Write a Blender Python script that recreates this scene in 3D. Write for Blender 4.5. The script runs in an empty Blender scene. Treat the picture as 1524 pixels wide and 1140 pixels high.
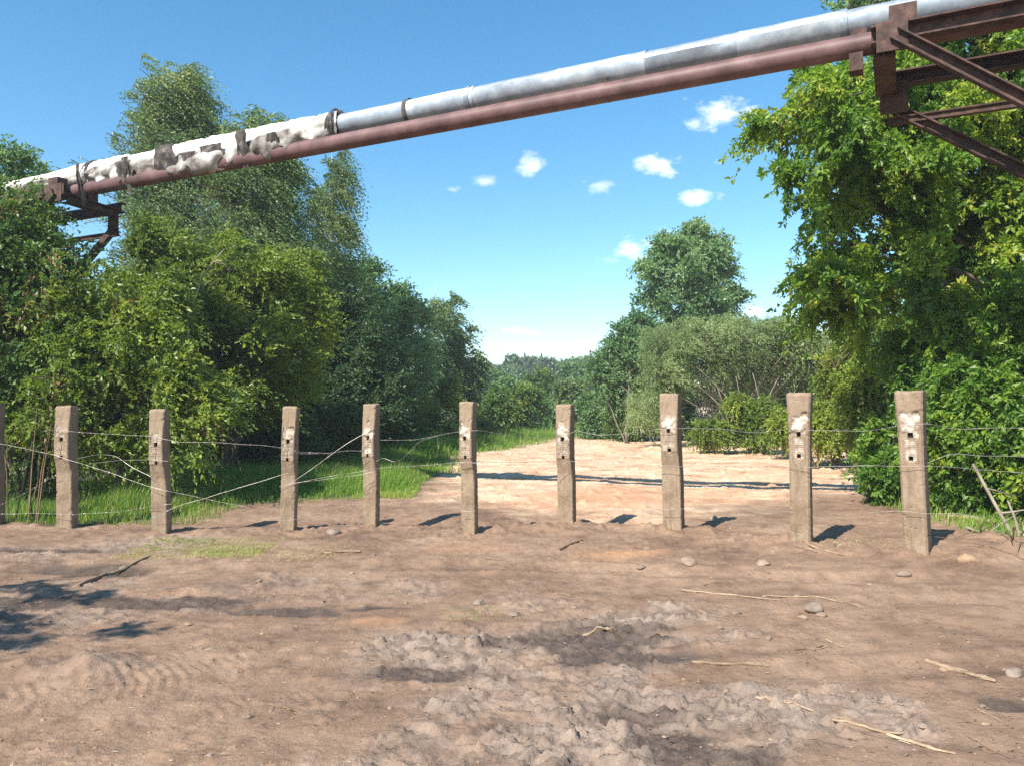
import bpy, math, numpy as np
from mathutils import Vector

# ------------------------------------------------------------------ camera, world, sun
SC = bpy.context.scene
COL = SC.collection
F = 1151.0
CZ = 1.6
PITCH = math.atan(40.0 / F)
cd = bpy.data.cameras.new('camera'); cam = bpy.data.objects.new('camera', cd); COL.objects.link(cam)
cd.sensor_width = 36.0; cd.lens = 36.0 * F / 1524.0; cd.clip_start = 0.05; cd.clip_end = 5000
cam.location = (0, 0, CZ); cam.rotation_euler = (math.pi / 2 + PITCH, 0, 0)
SC.camera = cam
SC.view_settings.view_transform = 'Standard'; SC.view_settings.look = 'None'
SC.view_settings.exposure = 0.90; SC.view_settings.gamma = 1.0
SC.cycles.max_bounces = 6; SC.cycles.diffuse_bounces = 3; SC.cycles.glossy_bounces = 2
SC.cycles.transmission_bounces = 4; SC.cycles.transparent_max_bounces = 8
SC.cycles.caustics_reflective = False; SC.cycles.caustics_refractive = False
SC.cycles.use_denoising = False

SUN_AZ = math.radians(38)      # shadows point this far right of +Y
SUN_EL = math.radians(44)
SDIR = Vector((-math.sin(SUN_AZ) * math.cos(SUN_EL), -math.cos(SUN_AZ) * math.cos(SUN_EL), math.sin(SUN_EL)))
sl = bpy.data.lights.new('sun', 'SUN'); sl.energy = 5.0; sl.angle = math.radians(0.53); sl.color = (1.0, 0.93, 0.82)
so = bpy.data.objects.new('sun', sl); COL.objects.link(so)
so.rotation_euler = SDIR.to_track_quat('Z', 'Y').to_euler(); so.location = (-20, -30, 30)

CLOUDS = [  # px, py, half-width, half-height, strength
    (1078, 168, 56, 24, 1.0), (1030, 184, 22, 17, .75), (792, 244, 30, 18, .85), (975, 248, 36, 18, .95),
    (884, 276, 28, 11, .55), (1036, 296, 28, 13, .95), (942, 374, 34, 20, .95), (996, 350, 24, 11, .6),
    (776, 494, 36, 9, .6), (752, 522, 22, 6, .25), (672, 282, 14, 8, .5), (722, 271, 16, 9, .5),
    (1116, 462, 20, 10, .8), (1074, 241, 12, 7, .5), (905, 388, 30, 7, .35)]
w = bpy.data.worlds.new('World'); SC.world = w; w.use_nodes = True
nt = w.node_tree; nt.nodes.clear()
def wn(t, **k):
    n = nt.nodes.new(t)
    for a, b in k.items(): setattr(n, a, b)
    return n
def wl(a, b): nt.links.new(a, b)
def wm(op, a, b=None, c=None, clamp=False):
    n = wn('ShaderNodeMath', operation=op, use_clamp=clamp)
    for i, v in enumerate((a, b, c)):
        if v is None: continue
        if hasattr(v, 'is_linked'): wl(v, n.inputs[i])
        else: n.inputs[i].default_value = v
    return n.outputs[0]
sky = wn('ShaderNodeTexSky', sky_type='NISHITA'); sky.sun_disc = False
sky.sun_elevation = SUN_EL; sky.sun_rotation = math.atan2(SDIR.x, SDIR.y)
sky.air_density = 1.0; sky.dust_density = 0.25; sky.ozone_density = 1.6
hs = wn('ShaderNodeHueSaturation'); hs.inputs['Saturation'].default_value = 1.30; hs.inputs['Value'].default_value = 1.0
hs.inputs['Hue'].default_value = 0.49
wl(sky.outputs[0], hs.inputs['Color'])
tc = wn('ShaderNodeTexCoord'); sx = wn('ShaderNodeSeparateXYZ'); wl(tc.outputs['Generated'], sx.inputs[0])
yy = wm('MAXIMUM', sx.outputs[1], 0.05)
U = wm('DIVIDE', sx.outputs[0], yy); V = wm('DIVIDE', sx.outputs[2], yy)
cb = wn('ShaderNodeCombineXYZ'); wl(U, cb.inputs[0]); wl(wm('MULTIPLY', V, 1.6), cb.inputs[1])
nz = wn('ShaderNodeTexNoise'); nz.inputs['Scale'].default_value = 28; nz.inputs['Detail'].default_value = 7
nz.inputs['Roughness'].default_value = 0.6
wl(cb.outputs[0], nz.inputs['Vector'])
nf = wm('SUBTRACT', nz.outputs['Fac'], 0.5)
tot = None
for px, py, hw, hh, st in CLOUDS:
    cx = (px - 762) / F; cy = (570 - py) / F
    y = math.cos(PITCH) - cy * math.sin(PITCH); z = math.sin(PITCH) + cy * math.cos(PITCH)
    u0, v0 = cx / y, z / y
    a = wm('MULTIPLY', wm('SUBTRACT', U, u0), F / hw)
    b = wm('MULTIPLY', wm('SUBTRACT', V, v0), F / hh)
    r = wm('SQRT', wm('ADD', wm('MULTIPLY', a, a), wm('MULTIPLY', b, b)))
    d = wm('ADD', wm('SUBTRACT', 1.0, r), wm('MULTIPLY', nf, 4.2))
    d = wm('MULTIPLY', wm('POWER', wm('MULTIPLY', d, .72, clamp=True), 1.15), wm('MULTIPLY', st, .9))
    d = wm('MULTIPLY', d, wm('GREATER_THAN', 2.2, r))
    tot = d if tot is None else wm('MAXIMUM', tot, d)
tot = wm('MULTIPLY', tot, wm('GREATER_THAN', sx.outputs[1], 0.1))
mx = wn('ShaderNodeMix', data_type='RGBA')
wl(tot, mx.inputs[0]); wl(hs.outputs[0], mx.inputs[6]); mx.inputs[7].default_value = (8.2, 8.2, 8.4, 1)
bg = wn('ShaderNodeBackground'); bg.inputs['Strength'].default_value = 0.12
wl(mx.outputs[2], bg.inputs['Color']); wo = wn('ShaderNodeOutputWorld'); wl(bg.outputs[0], wo.inputs[0])

# ------------------------------------------------------------------ helpers
def ray(px, py):
    cx = (px - 762) / F; cy = (570 - py) / F
    y = math.cos(PITCH) - cy * math.sin(PITCH); z = math.sin(PITCH) + cy * math.cos(PITCH)
    return cx / y, z / y
def P(px, py, d):
    a, b = ray(px, py); return np.array((a * d, d, CZ + b * d))

def h3(ix, iy, iz, seed):
    n = (ix.astype(np.int64) * 374761393 + iy.astype(np.int64) * 668265263 + iz.astype(np.int64) * 2147483647 + seed * 974634777) & 0xffffffff
    n = ((n ^ (n >> 13)) * 1274126177) & 0xffffffff
    n = (n ^ (n >> 16)) & 0xffffffff
    n = (n * 2246822519) & 0xffffffff
    return ((n ^ (n >> 15)) & 0xffffff) / float(0xffffff)
def vn2(x, y, s=0):
    x0 = np.floor(x); y0 = np.floor(y); fx = x - x0; fy = y - y0
    fx = fx * fx * (3 - 2 * fx); fy = fy * fy * (3 - 2 * fy); z = np.zeros_like(x0)
    a = h3(x0, y0, z, s); b = h3(x0 + 1, y0, z, s); c = h3(x0, y0 + 1, z, s); d = h3(x0 + 1, y0 + 1, z, s)
    return (a + (b - a) * fx) * (1 - fy) + (c + (d - c) * fx) * fy
def vn3(p, s=0):
    q = np.floor(p); f = p - q; f = f * f * (3 - 2 * f)
    x, y, z = q[:, 0], q[:, 1], q[:, 2]; r = 0
    for i in (0, 1):
        for j in (0, 1):
            for k in (0, 1):
                wgt = (f[:, 0] if i else 1 - f[:, 0]) * (f[:, 1] if j else 1 - f[:, 1]) * (f[:, 2] if k else 1 - f[:, 2])
                r = r + wgt * h3(x + i, y + j, z + k, s)
    return r
def fbm(x, y, o=4, s=0, g=.5):
    r = 0; a = 1; t = 0
    for i in range(o):
        c, sn = math.cos(i * 1.3 + .4), math.sin(i * 1.3 + .4)
        r = r + a * vn2(c * x - sn * y + i * 17.3, sn * x + c * y - i * 9.1, s + i); t += a; a *= g; x = x * 2.03; y = y * 2.03
    return r / t - .5
def worley(x, y, s=0):
    x0 = np.floor(x); y0 = np.floor(y); f1 = np.full(x.shape, 9.); f2 = np.full(x.shape, 9.); idv = np.zeros(x.shape); zz = np.zeros_like(x0)
    for i in (-1, 0, 1):
        for j in (-1, 0, 1):
            cx = x0 + i; cy = y0 + j; px = cx + h3(cx, cy, zz, s); py = cy + h3(cx, cy, zz, s + 5); d = np.hypot(x - px, y - py)
            n = d < f1; f2 = np.where(n, f1, np.minimum(f2, d)); idv = np.where(n, h3(cx, cy, zz, s + 9), idv); f1 = np.where(n, d, f1)
    return f1, f2, idv
def sstep(a, b, x):
    t = np.clip((x - a) / (b - a), 0, 1); return t * t * (3 - 2 * t)

def mesh_np(name, V, Fq, mat=None, parent=None, smooth=False, attrs=None, tris=None):
    """V (N,3), Fq (M,4) quads and/or tris (K,3) -> one linked mesh object"""
    V = np.asarray(V, dtype=np.float32); me = bpy.data.meshes.new(name)
    me.vertices.add(len(V)); me.vertices.foreach_set('co', V.ravel())
    idx = []; tot = []
    if Fq is not None and len(Fq): Fq = np.asarray(Fq, np.int32); idx.append(Fq.ravel()); tot.append(np.full(len(Fq), 4, np.int32))
    if tris is not None and len(tris): tris = np.asarray(tris, np.int32); idx.append(tris.ravel()); tot.append(np.full(len(tris), 3, np.int32))
    idx = np.concatenate(idx); tot = np.concatenate(tot)
    me.loops.add(len(idx)); me.loops.foreach_set('vertex_index', idx)
    me.polygons.add(len(tot)); st = np.zeros(len(tot), np.int32); st[1:] = np.cumsum(tot)[:-1]
    me.polygons.foreach_set('loop_start', st); me.polygons.foreach_set('loop_total', tot)
    me.polygons.foreach_set('use_smooth', np.full(len(tot), smooth))
    me.update(calc_edges=True)
    if attrs:
        for k, v in attrs.items():
            v = np.asarray(v, np.float32)
            if v.ndim == 1:
                me.attributes.new(k, 'FLOAT', 'POINT').data.foreach_set('value', v)
            else:
                if v.shape[1] == 3: v = np.concatenate([v, np.ones((len(v), 1), np.float32)], 1)
                me.attributes.new(k, 'FLOAT_COLOR', 'POINT').data.foreach_set('color', v.ravel())
    if mat: me.materials.append(mat)
    o = bpy.data.objects.new(name, me); COL.objects.link(o)
    if parent: o.parent = parent
    return o

def tag(o, label=None, cat=None, group=None, kind=None):
    if label: o['label'] = label
    if cat: o['category'] = cat
    if group: o['group'] = group
    if kind: o['kind'] = kind
    return o
def empty(name, loc, label, cat, group=None):
    o = bpy.data.objects.new(name, None); COL.objects.link(o); o.location = loc; o.empty_display_size = .3
    return tag(o, label, cat, group)
def unparent_offset(o, parent):
    """mesh was built in world coordinates: shift its vertices into the parent's frame"""
    me = o.data; n = len(me.vertices); a = np.empty(n * 3, np.float32); me.vertices.foreach_get('co', a)
    a = a.reshape(-1, 3) - np.array(parent.location, np.float32); me.vertices.foreach_set('co', a.ravel()); me.update()
    o.parent = parent
    return o

class MB:
    def __init__(s): s.V = []; s.Q = []; s.T = []; s.n = 0; s.A = []
    def add(s, V, Q=None, T=None, a=0.0):
        V = np.asarray(V, float)
        if Q is not None and len(Q): s.Q.append(np.asarray(Q) + s.n)
        if T is not None and len(T): s.T.append(np.asarray(T) + s.n)
        s.V.append(V); s.n += len(V); s.A.append(np.broadcast_to(np.asarray(a, float), (len(V),)))
    def tube(s, pts, r, k=6, cap=True, a=0.0, jit=0.0, rs=None):
        pts = np.asarray(pts, float); n = len(pts); r = np.broadcast_to(np.asarray(r, float), (n,))
        d = np.gradient(pts, axis=0); d /= np.linalg.norm(d, axis=1)[:, None] + 1e-9
        ref = np.array((0, 0, 1.)) if abs(d[:, 2]).mean() < .9 else np.array((1., 0, 0))
        u = np.cross(d, ref); u /= np.linalg.norm(u, axis=1)[:, None] + 1e-9; v = np.cross(d, u)
        th = np.arange(k) * 2 * math.pi / k
        rr = r[:, None] * np.ones((1, k))
        if jit and rs is not None: rr = rr * (1 + jit * rs.uniform(-1, 1, rr.shape))
        V = pts[:, None] + rr[..., None] * (np.cos(th)[None, :, None] * u[:, None] + np.sin(th)[None, :, None] * v[:, None])
        i = np.arange(n - 1)[:, None] * k; j = np.arange(k)[None]; j2 = (j + 1) % k
        Q = np.stack([i + j, i + j2, i + k + j2, i + k + j], -1).reshape(-1, 4)
        V = V.reshape(-1, 3); T = []
        if cap:
            V = np.concatenate([V, pts[:1], pts[-1:]]); c0 = n * k; c1 = c0 + 1; b = (n - 1) * k
            T = [(c0, (q + 1) % k, q) for q in range(k)] + [(c1, b + q, b + (q + 1) % k) for q in range(k)]
        s.add(V, Q, T, a)
    def boxd(s, c, ax, ay, az, a=0.0):
        """box from centre and three half-axis vectors"""
        c = np.asarray(c, float); ax, ay, az = map(lambda q: np.asarray(q, float), (ax, ay, az))
        V = [c + i * ax + j * ay + k * az for i in (-1, 1) for j in (-1, 1) for k in (-1, 1)]
        Q = [(0, 1, 3, 2), (4, 6, 7, 5), (0, 4, 5, 1), (2, 3, 7, 6), (0, 2, 6, 4), (1, 5, 7, 3)]
        s.add(V, Q, None, a)
    def build(s, name, mat, parent=None, smooth=False, attr='tint'):
        o = mesh_np(name, np.concatenate(s.V), np.concatenate(s.Q) if s.Q else None, mat, None, smooth, {attr: np.concatenate(s.A)},
                    np.concatenate(s.T) if s.T else None)
        if parent is not None: unparent_offset(o, parent)
        return o

# ------------------------------------------------------------------ materials
class Mat:
    def __init__(s, name, rough=.8, spec=.3, metallic=0.0):
        s.m = bpy.data.materials.new(name); s.m.use_nodes = True; s.nt = s.m.node_tree
        s.b = s.nt.nodes['Principled BSDF']; s.b.inputs['Roughness'].default_value = rough
        s.b.inputs['Specular IOR Level'].default_value = spec; s.b.inputs['Metallic'].default_value = metallic
        s.out = s.nt.nodes['Material Output']
        s.obj = s.n('ShaderNodeTexCoord').outputs['Object']
    def n(s, t, **k):
        q = s.nt.nodes.new(t)
        for a, b in k.items(): setattr(q, a, b)
        return q
    def l(s, a, b): s.nt.links.new(a, b)
    def math(s, op, a, b=None, clamp=False):
        q = s.n('ShaderNodeMath', operation=op, use_clamp=clamp)
        for i, v in enumerate((a, b)):
            if v is None: continue
            if hasattr(v, 'is_linked'): s.l(v, q.inputs[i])
            else: q.inputs[i].default_value = v
        return q.outputs[0]
    def noise(s, scale, detail=4, rough=.55, vec=None, dist=0, stretch=None):
        q = s.n('ShaderNodeTexNoise'); q.inputs['Scale'].default_value = scale; q.inputs['Detail'].default_value = detail
        q.inputs['Roughness'].default_value = rough; q.inputs['Distortion'].default_value = dist
        v = vec or s.obj
        if stretch:
            mp = s.n('ShaderNodeMapping'); mp.inputs['Scale'].default_value = stretch; s.l(v, mp.inputs[0]); v = mp.outputs[0]
        s.l(v, q.inputs['Vector']); return q.outputs['Fac']
    def ramp(s, fac, stops):
        q = s.n('ShaderNodeValToRGB'); e = q.color_ramp.elements
        while len(e) < len(stops): e.new(.5)
        for i, (p, c) in enumerate(stops): e[i].position = p; e[i].color = (*c, 1) if not isinstance(c, float) else (c, c, c, 1)
        s.l(fac, q.inputs[0]); return q.outputs[0]
    def mix(s, f, a, b, mode='MIX'):
        q = s.n('ShaderNodeMix', data_type='RGBA', blend_type=mode)
        for i, v in ((0, f), (6, a), (7, b)):
            if hasattr(v, 'is_linked'): s.l(v, q.inputs[i])
            elif isinstance(v, (int, float)): q.inputs[i].default_value = v
            else: q.inputs[i].default_value = (*v, 1)
        return q.outputs[2]
    def attr(s, name, out='Fac'):
        return s.n('ShaderNodeAttribute', attribute_name=name).outputs[out]
    def color(s, c):
        if hasattr(c, 'is_linked'): s.l(c, s.b.inputs['Base Color'])
        else: s.b.inputs['Base Color'].default_value = (*c, 1)
    def bump(s, h, strength=.5, dist=.01):
        q = s.n('ShaderNodeBump'); q.inputs['Strength'].default_value = strength; q.inputs['Distance'].default_value = dist
        s.l(h, q.inputs['Height']); s.l(q.outputs[0], s.b.inputs['Normal'])

def leaf_mat(name, stops, trans=.35, rough=.42, spec=.45, tcol=None, k=1.3):
    stops = [(p, tuple(q * k for q in c)) for p, c in stops]
    M = Mat(name, rough, spec)
    c = M.ramp(M.attr('tint'), stops); M.color(c)
    tr = M.n('ShaderNodeBsdfTranslucent')
    tcn = M.mix(1.0, c, tcol or (1.5, 1.45, .55), 'MULTIPLY'); M.l(tcn, tr.inputs['Color'])
    ms = M.n('ShaderNodeMixShader'); ms.inputs[0].default_value = trans
    M.l(M.b.outputs[0], ms.inputs[1]); M.l(tr.outputs[0], ms.inputs[2]); M.l(ms.outputs[0], M.out.inputs['Surface'])
    return M.m

LM = {}
LM['birch'] = leaf_mat('birch_leaves', [(0, (.050, .092, .032)), (.5, (.090, .145, .048)), (.85, (.155, .205, .075)), (1, (.24, .27, .12))], k=1.5)
LM['maple'] = leaf_mat('maple_leaves', [(0, (.035, .085, .015)), (.45, (.085, .165, .022)), (.8, (.18, .25, .030)), (1, (.30, .31, .055))], trans=.45, k=1.5)
LM['shrub'] = leaf_mat('shrub_leaves', [(0, (.032, .075, .018)), (.5, (.068, .130, .026)), (.85, (.14, .19, .038)), (1, (.27, .20, .07))], k=1.4)
LM['yellow'] = leaf_mat('yellow_green_leaves', [(0, (.068, .115, .018)), (.5, (.145, .200, .032)), (.85, (.25, .29, .05)), (1, (.33, .27, .10))], trans=.4, k=1.45)
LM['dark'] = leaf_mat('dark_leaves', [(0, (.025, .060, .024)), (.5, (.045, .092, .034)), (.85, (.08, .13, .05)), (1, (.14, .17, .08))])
LM['willow'] = leaf_mat('willow_leaves', [(0, (.078, .120, .045)), (.5, (.135, .185, .072)), (.85, (.22, .27, .12)), (1, (.36, .38, .22))], tcol=(1.3, 1.3, .8), k=1.7)
LM['aspen'] = leaf_mat('aspen_leaves', [(0, (.060, .120, .050)), (.5, (.105, .180, .070)), (.85, (.17, .24, .11)), (1, (.28, .32, .18))], tcol=(1.3, 1.35, .7), k=1.6)
LM['far'] = leaf_mat('forest_leaves', [(0, (.055, .095, .052)), (.5, (.085, .130, .068)), (1, (.13, .18, .09))], tcol=(1.2, 1.2, .8), k=1.75)
LM['dry'] = leaf_mat('dry_leaves', [(0, (.16, .09, .035)), (.5, (.30, .19, .08)), (1, (.46, .34, .17))], tcol=(1.2, 1.1, .8))
LM['litter'] = leaf_mat('straw_litter', [(0, (.07, .045, .03)), (.5, (.20, .14, .09)), (1, (.42, .33, .22))], trans=.05, k=1.0)
LM['grass'] = leaf_mat('grass_blades', [(0, (.075, .155, .020)), (.5, (.140, .245, .032)), (.85, (.24, .30, .06)), (1, (.42, .36, .18))], trans=.4, rough=.5)

def bark(name, c1, c2, sc=9, stretch=(1, 1, .25)):
    M = Mat(name, .9, .2); n = M.noise(sc, 5, .6, stretch=stretch); M.color(M.ramp(n, [(.35, c1), (.65, c2)])); M.bump(n, .6, .01); return M.m
BK = {'dull': bark('bough_bark', (.06, .045, .032), (.13, .10, .075)), 'grey': bark('grey_bark', (.07, .055, .042), (.20, .17, .135)),
      'pale': bark('pale_stems', (.17, .14, .10), (.36, .32, .25)),
      'birch': bark('birch_bark', (.06, .055, .05), (.62, .60, .56), 7, (.6, .6, 2.2)),
      'brown': bark('brown_twigs', (.10, .065, .04), (.24, .17, .10))}

# ------------------------------------------------------------------ haze: one closed box of even pale air round the whole place
hv = [(x, y, z) for x in (-520, 520) for y in (-120, 520) for z in (-3, 19)]
hme = bpy.data.meshes.new('haze'); hme.from_pydata(hv, [], [(0, 1, 3, 2), (4, 6, 7, 5), (0, 4, 5, 1), (2, 3, 7, 6), (0, 2, 6, 4), (1, 5, 7, 3)])
hob = bpy.data.objects.new('haze', hme); COL.objects.link(hob); hob['kind'] = 'stuff'; hob['label'] = 'thin pale summer haze over the far wood'
hm_ = bpy.data.materials.new('haze'); hm_.use_nodes = True; hm_.node_tree.nodes.clear()
pv_ = hm_.node_tree.nodes.new('ShaderNodeVolumePrincipled'); pv_.inputs['Color'].default_value = (.86, .93, 1.0, 1); pv_.inputs['Density'].default_value = .0010
ho_ = hm_.node_tree.nodes.new('ShaderNodeOutputMaterial'); hm_.node_tree.links.new(pv_.outputs[0], ho_.inputs['Volume']); hme.materials.append(hm_)

# ------------------------------------------------------------------ terrain heights
POSTS = [  # px centre of base, py base, py top, depth, full px width, theta(apparent turn), px of top centre
    (98, 785, 604, 10.5, 33, 35, 98), (239, 799, 609, 10.0, 31, 28, 236), (428, 793, 605, 10.1, 27, 18, 433),
    (551, 785, 601, 10.25, 28, 27, 552), (698, 795, 598, 9.6, 28, 23, 695), (843, 789, 602, 10.0, 30, 20, 840),
    (1002, 786, 586, 9.5, 34, 16, 997), (1193, 808, 585, 8.5, 38, 7, 1190), (1366, 821, 582, 7.9, 44, 9, 1355)]
POSTS = [(-10, 782, 600, 10.8, 30, 35, -10)] + POSTS
ctrl = []
for p in POSTS:
    q = P(p[0], p[1], p[3]); ctrl.append((q[0], q[1], q[2], 1.2, 1.0))
for x in (-9, -6, -3, 0, 3, 6): ctrl.append((x, 6.0, 0.0 if x < 3 else .03 * (x - 2) / 4, 1.6, .8)); ctrl.append((x, 3.0, 0.0, 2.0, .8))
for x in (-9, -6, -3): ctrl.append((x, 13.0, 0.02, 2.0, .8)); ctrl.append((x, 18.0, 0.06, 3, .8))
for x in (0, 3): ctrl.append((x, 11.6, .0, 1.2, .8)); ctrl.append((x, 15, .12, 2.0, .8)); ctrl.append((x, 20, .2, 3, .8)); ctrl.append((x, 26, .26, 4, .8))
for x in (6.5, 9): ctrl.append((x, 8.2, .2, 1.6, .8)); ctrl.append((x, 12, .18, 2, .8)); ctrl.append((x, 15, .22, 2, .8)); ctrl.append((x, 22, .3, 4, .8))
ctrl = np.array(ctrl)
def base_h(x, y):
    num = np.full(x.shape, 1e-6 * .2); den = np.full(x.shape, 1e-6)
    num = np.where(y > 15, 1e-4 * .25, 1e-4 * 0.0) + num; den = den + 1e-4
    for cx, cy, cz, s, wt in ctrl:
        g = wt * np.exp(-((x - cx) ** 2 + (y - cy) ** 2) / (2 * s * s)); num = num + g * cz; den = den + g
    return num / den
def G0(px, py, it=6):
    z = 0.0
    a, b = ray(px, py)
    for _ in range(it):
        d = (z - CZ) / b if b < -1e-3 else 200.0
        z = float(base_h(np.array([a * d]), np.array([d]))[0])
    return np.array((a * d, d, z))
def gpoly(pts): return np.array([G0(*p)[:2] for p in pts])
def poly_sd(x, y, poly):
    """signed distance, positive inside"""
    d = np.full(x.shape, 1e9); ins = np.zeros(x.shape, bool); n = len(poly)
    for i in range(n):
        ax, ay = poly[i]; bx, by = poly[(i + 1) % n]; ex, ey = bx - ax, by - ay
        t = np.clip(((x - ax) * ex + (y - ay) * ey) / (ex * ex + ey * ey + 1e-12), 0, 1)
        d = np.minimum(d, np.hypot(x - ax - t * ex, y - ay - t * ey))
        c = ((ay > y) != (by > y)) & (x < (bx - ax) * (y - ay) / (by - ay + 1e-12) + ax); ins ^= c
    return np.where(ins, d, -d)
SAND = gpoly([(640, 706), (672, 735), (725, 748), (800, 764), (880, 772), (960, 770), (1060, 752), (1150, 742), (1300, 728), (1420, 715), (1400, 672),
              (1290, 668), (1200, 660), (1100, 654), (1000, 650), (900, 648), (850, 650), (765, 661), (735, 670), (655, 681)])
def blob(x, y, px, py, rx, ry, soft=.5, ns=0.0):
    c = G0(px, py); r = np.hypot((x - c[0]) / rx, (y - c[1]) / ry) + ns
    return 1 - sstep(1 - soft, 1 + soft, r)
CHURN = [(860, 960, .95, .8), (960, 1060, .9, .75), (820, 1120, .7, .55), (1040, 1110, .55, .4), (420, 870, 1.1, .45), (330, 880, 1.0, .5), (700, 960, .5, .35),
         (480, 880, .6, .3), (170, 815, 1.2, .5), (60, 905, .8, .8), (130, 1000, .35, .3), (930, 1140, .9, .3)]
WET = [(880, 950, .62, .34), (980, 978, .5, .18), (940, 1065, .3, .12), (640, 1000, .3, .12), (240, 895, .9, .22), (430, 908, .40, .13), (110, 845, .75, .42), (1000, 1098, .26, .15), (1085, 1125, .3, .12),
       (990, 935, .2, .05), (30, 900, .5, .3), (1500, 1045, .2, .12), (560, 905, .25, .07), (60, 820, .9, .12), (1510, 1050, .3, .1)]
PUD = G0(108, 845)
def masks(x, y):
    n1 = fbm(x * 1.1, y * 1.1, 4, 3); n2 = fbm(x * 3.1, y * 3.1, 4, 9)
    sd = poly_sd(x, y, SAND); sand = sstep(-.9, .9, sd + n1 * 2.6 + n2 * 1.4)
    ch = np.zeros_like(x); wt = np.zeros_like(x)
    for px, py, rx, ry in CHURN: ch = np.maximum(ch, (1 if px > 600 else .5) * blob(x, y, px, py, rx, ry, .6, n1 * 2.0 + n2 * 1.8))
    ch = ch * (.55 + .9 * sstep(-.2, .15, fbm(x * 1.9, y * 1.9, 3, 14))); ch = np.clip(ch, 0, 1)
    for px, py, rx, ry in WET: wt = np.maximum(wt, blob(x, y, px, py, rx, ry, .25, n1 * 1.2 + n2 * 1.3))
    orange = np.zeros_like(x)
    for px, py, rx, ry, s in ((930, 822, .45, .28, .85), (565, 925, .22, .12, .7), (700, 815, .5, .25, .35), (900, 740, 1.6, 1.2, .8), (1050, 738, 1.0, .8, .5), (600, 775, .6, .4, .25), (260, 880, .4, .15, .4)):
        orange = np.maximum(orange, s * blob(x, y, px, py, rx, ry, .5, n1 * .8 + n2 * .6))
    return sand, ch, wt, orange
TR = G0(90, 1060)
def height(x, y, detail=True, mk=None):
    x = np.asarray(x, float); y = np.asarray(y, float)
    h = base_h(x, y)
    h = h + fbm(x * .35, y * .35, 3, 40) * .10 * sstep(11, 22, y)
    if not detail: return h
    near = 1 - sstep(14, 45, y); sand, ch, wt, orr = mk if mk is not None else masks(x, y)
    h = h + fbm(x * 1.3, y * 1.3, 3, 1) * .045 * near
    h = h + fbm(x * 5.0, y * 6.0, 4, 2) * .024 * near
    h = h + fbm(x * 17, y * 19, 3, 5, .6) * .012 * near
    pass
    # clods of churned mud
    near_i = (y > 2.6) & (y < 32) & (np.abs(x) < 14)
    xi, yi = x[near_i], y[near_i]; chi = ch[near_i]; sdi = sand[near_i]
    wx = xi + fbm(xi * 5, yi * 5, 3, 7) * .38; wy = yi + fbm(xi * 5, yi * 5, 3, 8) * .38
    add = np.zeros_like(xi)
    f1, f2, q = worley(wx * 6.5, wy * 8.5, 3); add += chi * (sstep(.0, .45, f2 - f1) * (q > .3) * np.minimum(q, .75) * .050) + chi * (fbm(xi * 8, yi * 9, 4, 19) * .045)
    f1, f2, q = worley(wx * 12, wy * 13, 4); dens = np.clip(.16 + fbm(xi * .9, yi * .9, 3, 16) * 1.3 + chi * .5 + .18 * (yi > 8), .02, 1)
    add += (q < dens * .8) * sstep(.62, .18, f1) * (.010 + .016 * chi) * (1 - .35 * sdi)
    f1, f2, q = worley(wx * 27, wy * 29, 5); add += (q < dens * .9) * sstep(.6, .2, f1) * (.008 + .008 * chi)
    fine_ = (yi < 13); x3, y3 = wx[fine_], wy[fine_]; f1, f2, q = worley(x3 * 55, y3 * 58, 6); t = np.zeros_like(xi); t[fine_] = (q < .45) * sstep(.55, .1, f1) * .0040; add += t
    f1, f2, q = worley(xi * 2.6, yi * 2.6, 10); add += sdi * (q < .16) * sstep(.32, .05, f1) * .05
    full = np.zeros_like(x); full[near_i] = add; h = h + full - ch * .012
    # soil bank along the posts
    lx = [c[0] for c in ctrl[:10]]; ly = [c[1] for c in ctrl[:10]]
    line = np.interp(x, lx, ly); dd = y - line
    bank = np.exp(-((dd + .05) / .5) ** 2); dip = np.exp(-((dd - 1.05) / .42) ** 2)
    inx = sstep(-5.5, -4.5, x)
    h = h + bank * (.03 + .09 * (vn2(x * 2.6, y * 2.6, 21) - .5)) * inx + bank * np.maximum(0, fbm(x * 9, y * 9, 3, 22)) * .13
    h = h - dip * .07 * inx * (1 - sstep(3.2, 4.6, x))
    # wheel ruts crossing in front of the posts
    for k, (y0, sl_, amp) in enumerate(((8.3, .05, .030), (6.9, .02, .030), (7.5, -.10, .022), (5.6, .16, .030), (4.7, .10, .022), (6.2, -.03, .022))):
        c = y0 + sl_ * x + .18 * np.sin(x * .55 + k) + fbm(x * .8, y * 0 + k, 2, 50 + k) * .3
        t = (y - c) / .14; mod = sstep(-.15, .2, fbm(x * .5, y * .3 + k * 7, 2, 60 + k))
        h = h + amp * mod * (-np.exp(-t * t) + .75 * np.exp(-((np.abs(t) - 1.7) / .6) ** 2))
    # tyre treads, lower left
    u = (x - TR[0]) * .86 + (y - TR[1]) * .5; v = -(x - TR[0]) * .5 + (y - TR[1]) * .86
    tm = sstep(1.5, 1.0, np.abs(u)) * (sstep(.30, .24, np.abs(v - .28)) + sstep(.2, .16, np.abs(v + .42)))
    h = h + tm * .0065 * np.tanh(2 * np.sin(u * 88 + np.abs(np.where(v > 0, v - .28, v + .42)) * 16)) * sstep(-.1, .15, fbm(x * 3, y * 3, 2, 31))
    # small heaps
    for px, py, rx, ry, a in ((150, 1000, .14, .22, .10), (60, 1000, .5, .18, .05), (1215, 903, .25, .2, .04), (868, 778, .14, .1, .07), (790, 775, .18, .1, .06), (800, 790, .9, .3, .05), (1490, 815, .5, .5, .1)):
        c = G0(px, py); g = np.exp(-((x - c[0]) / rx) ** 2 - ((y - c[1]) / ry) ** 2)
        h = h + a * g * (.5 + 1.0 * vn2(x * 9, y * 9, 33))
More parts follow.
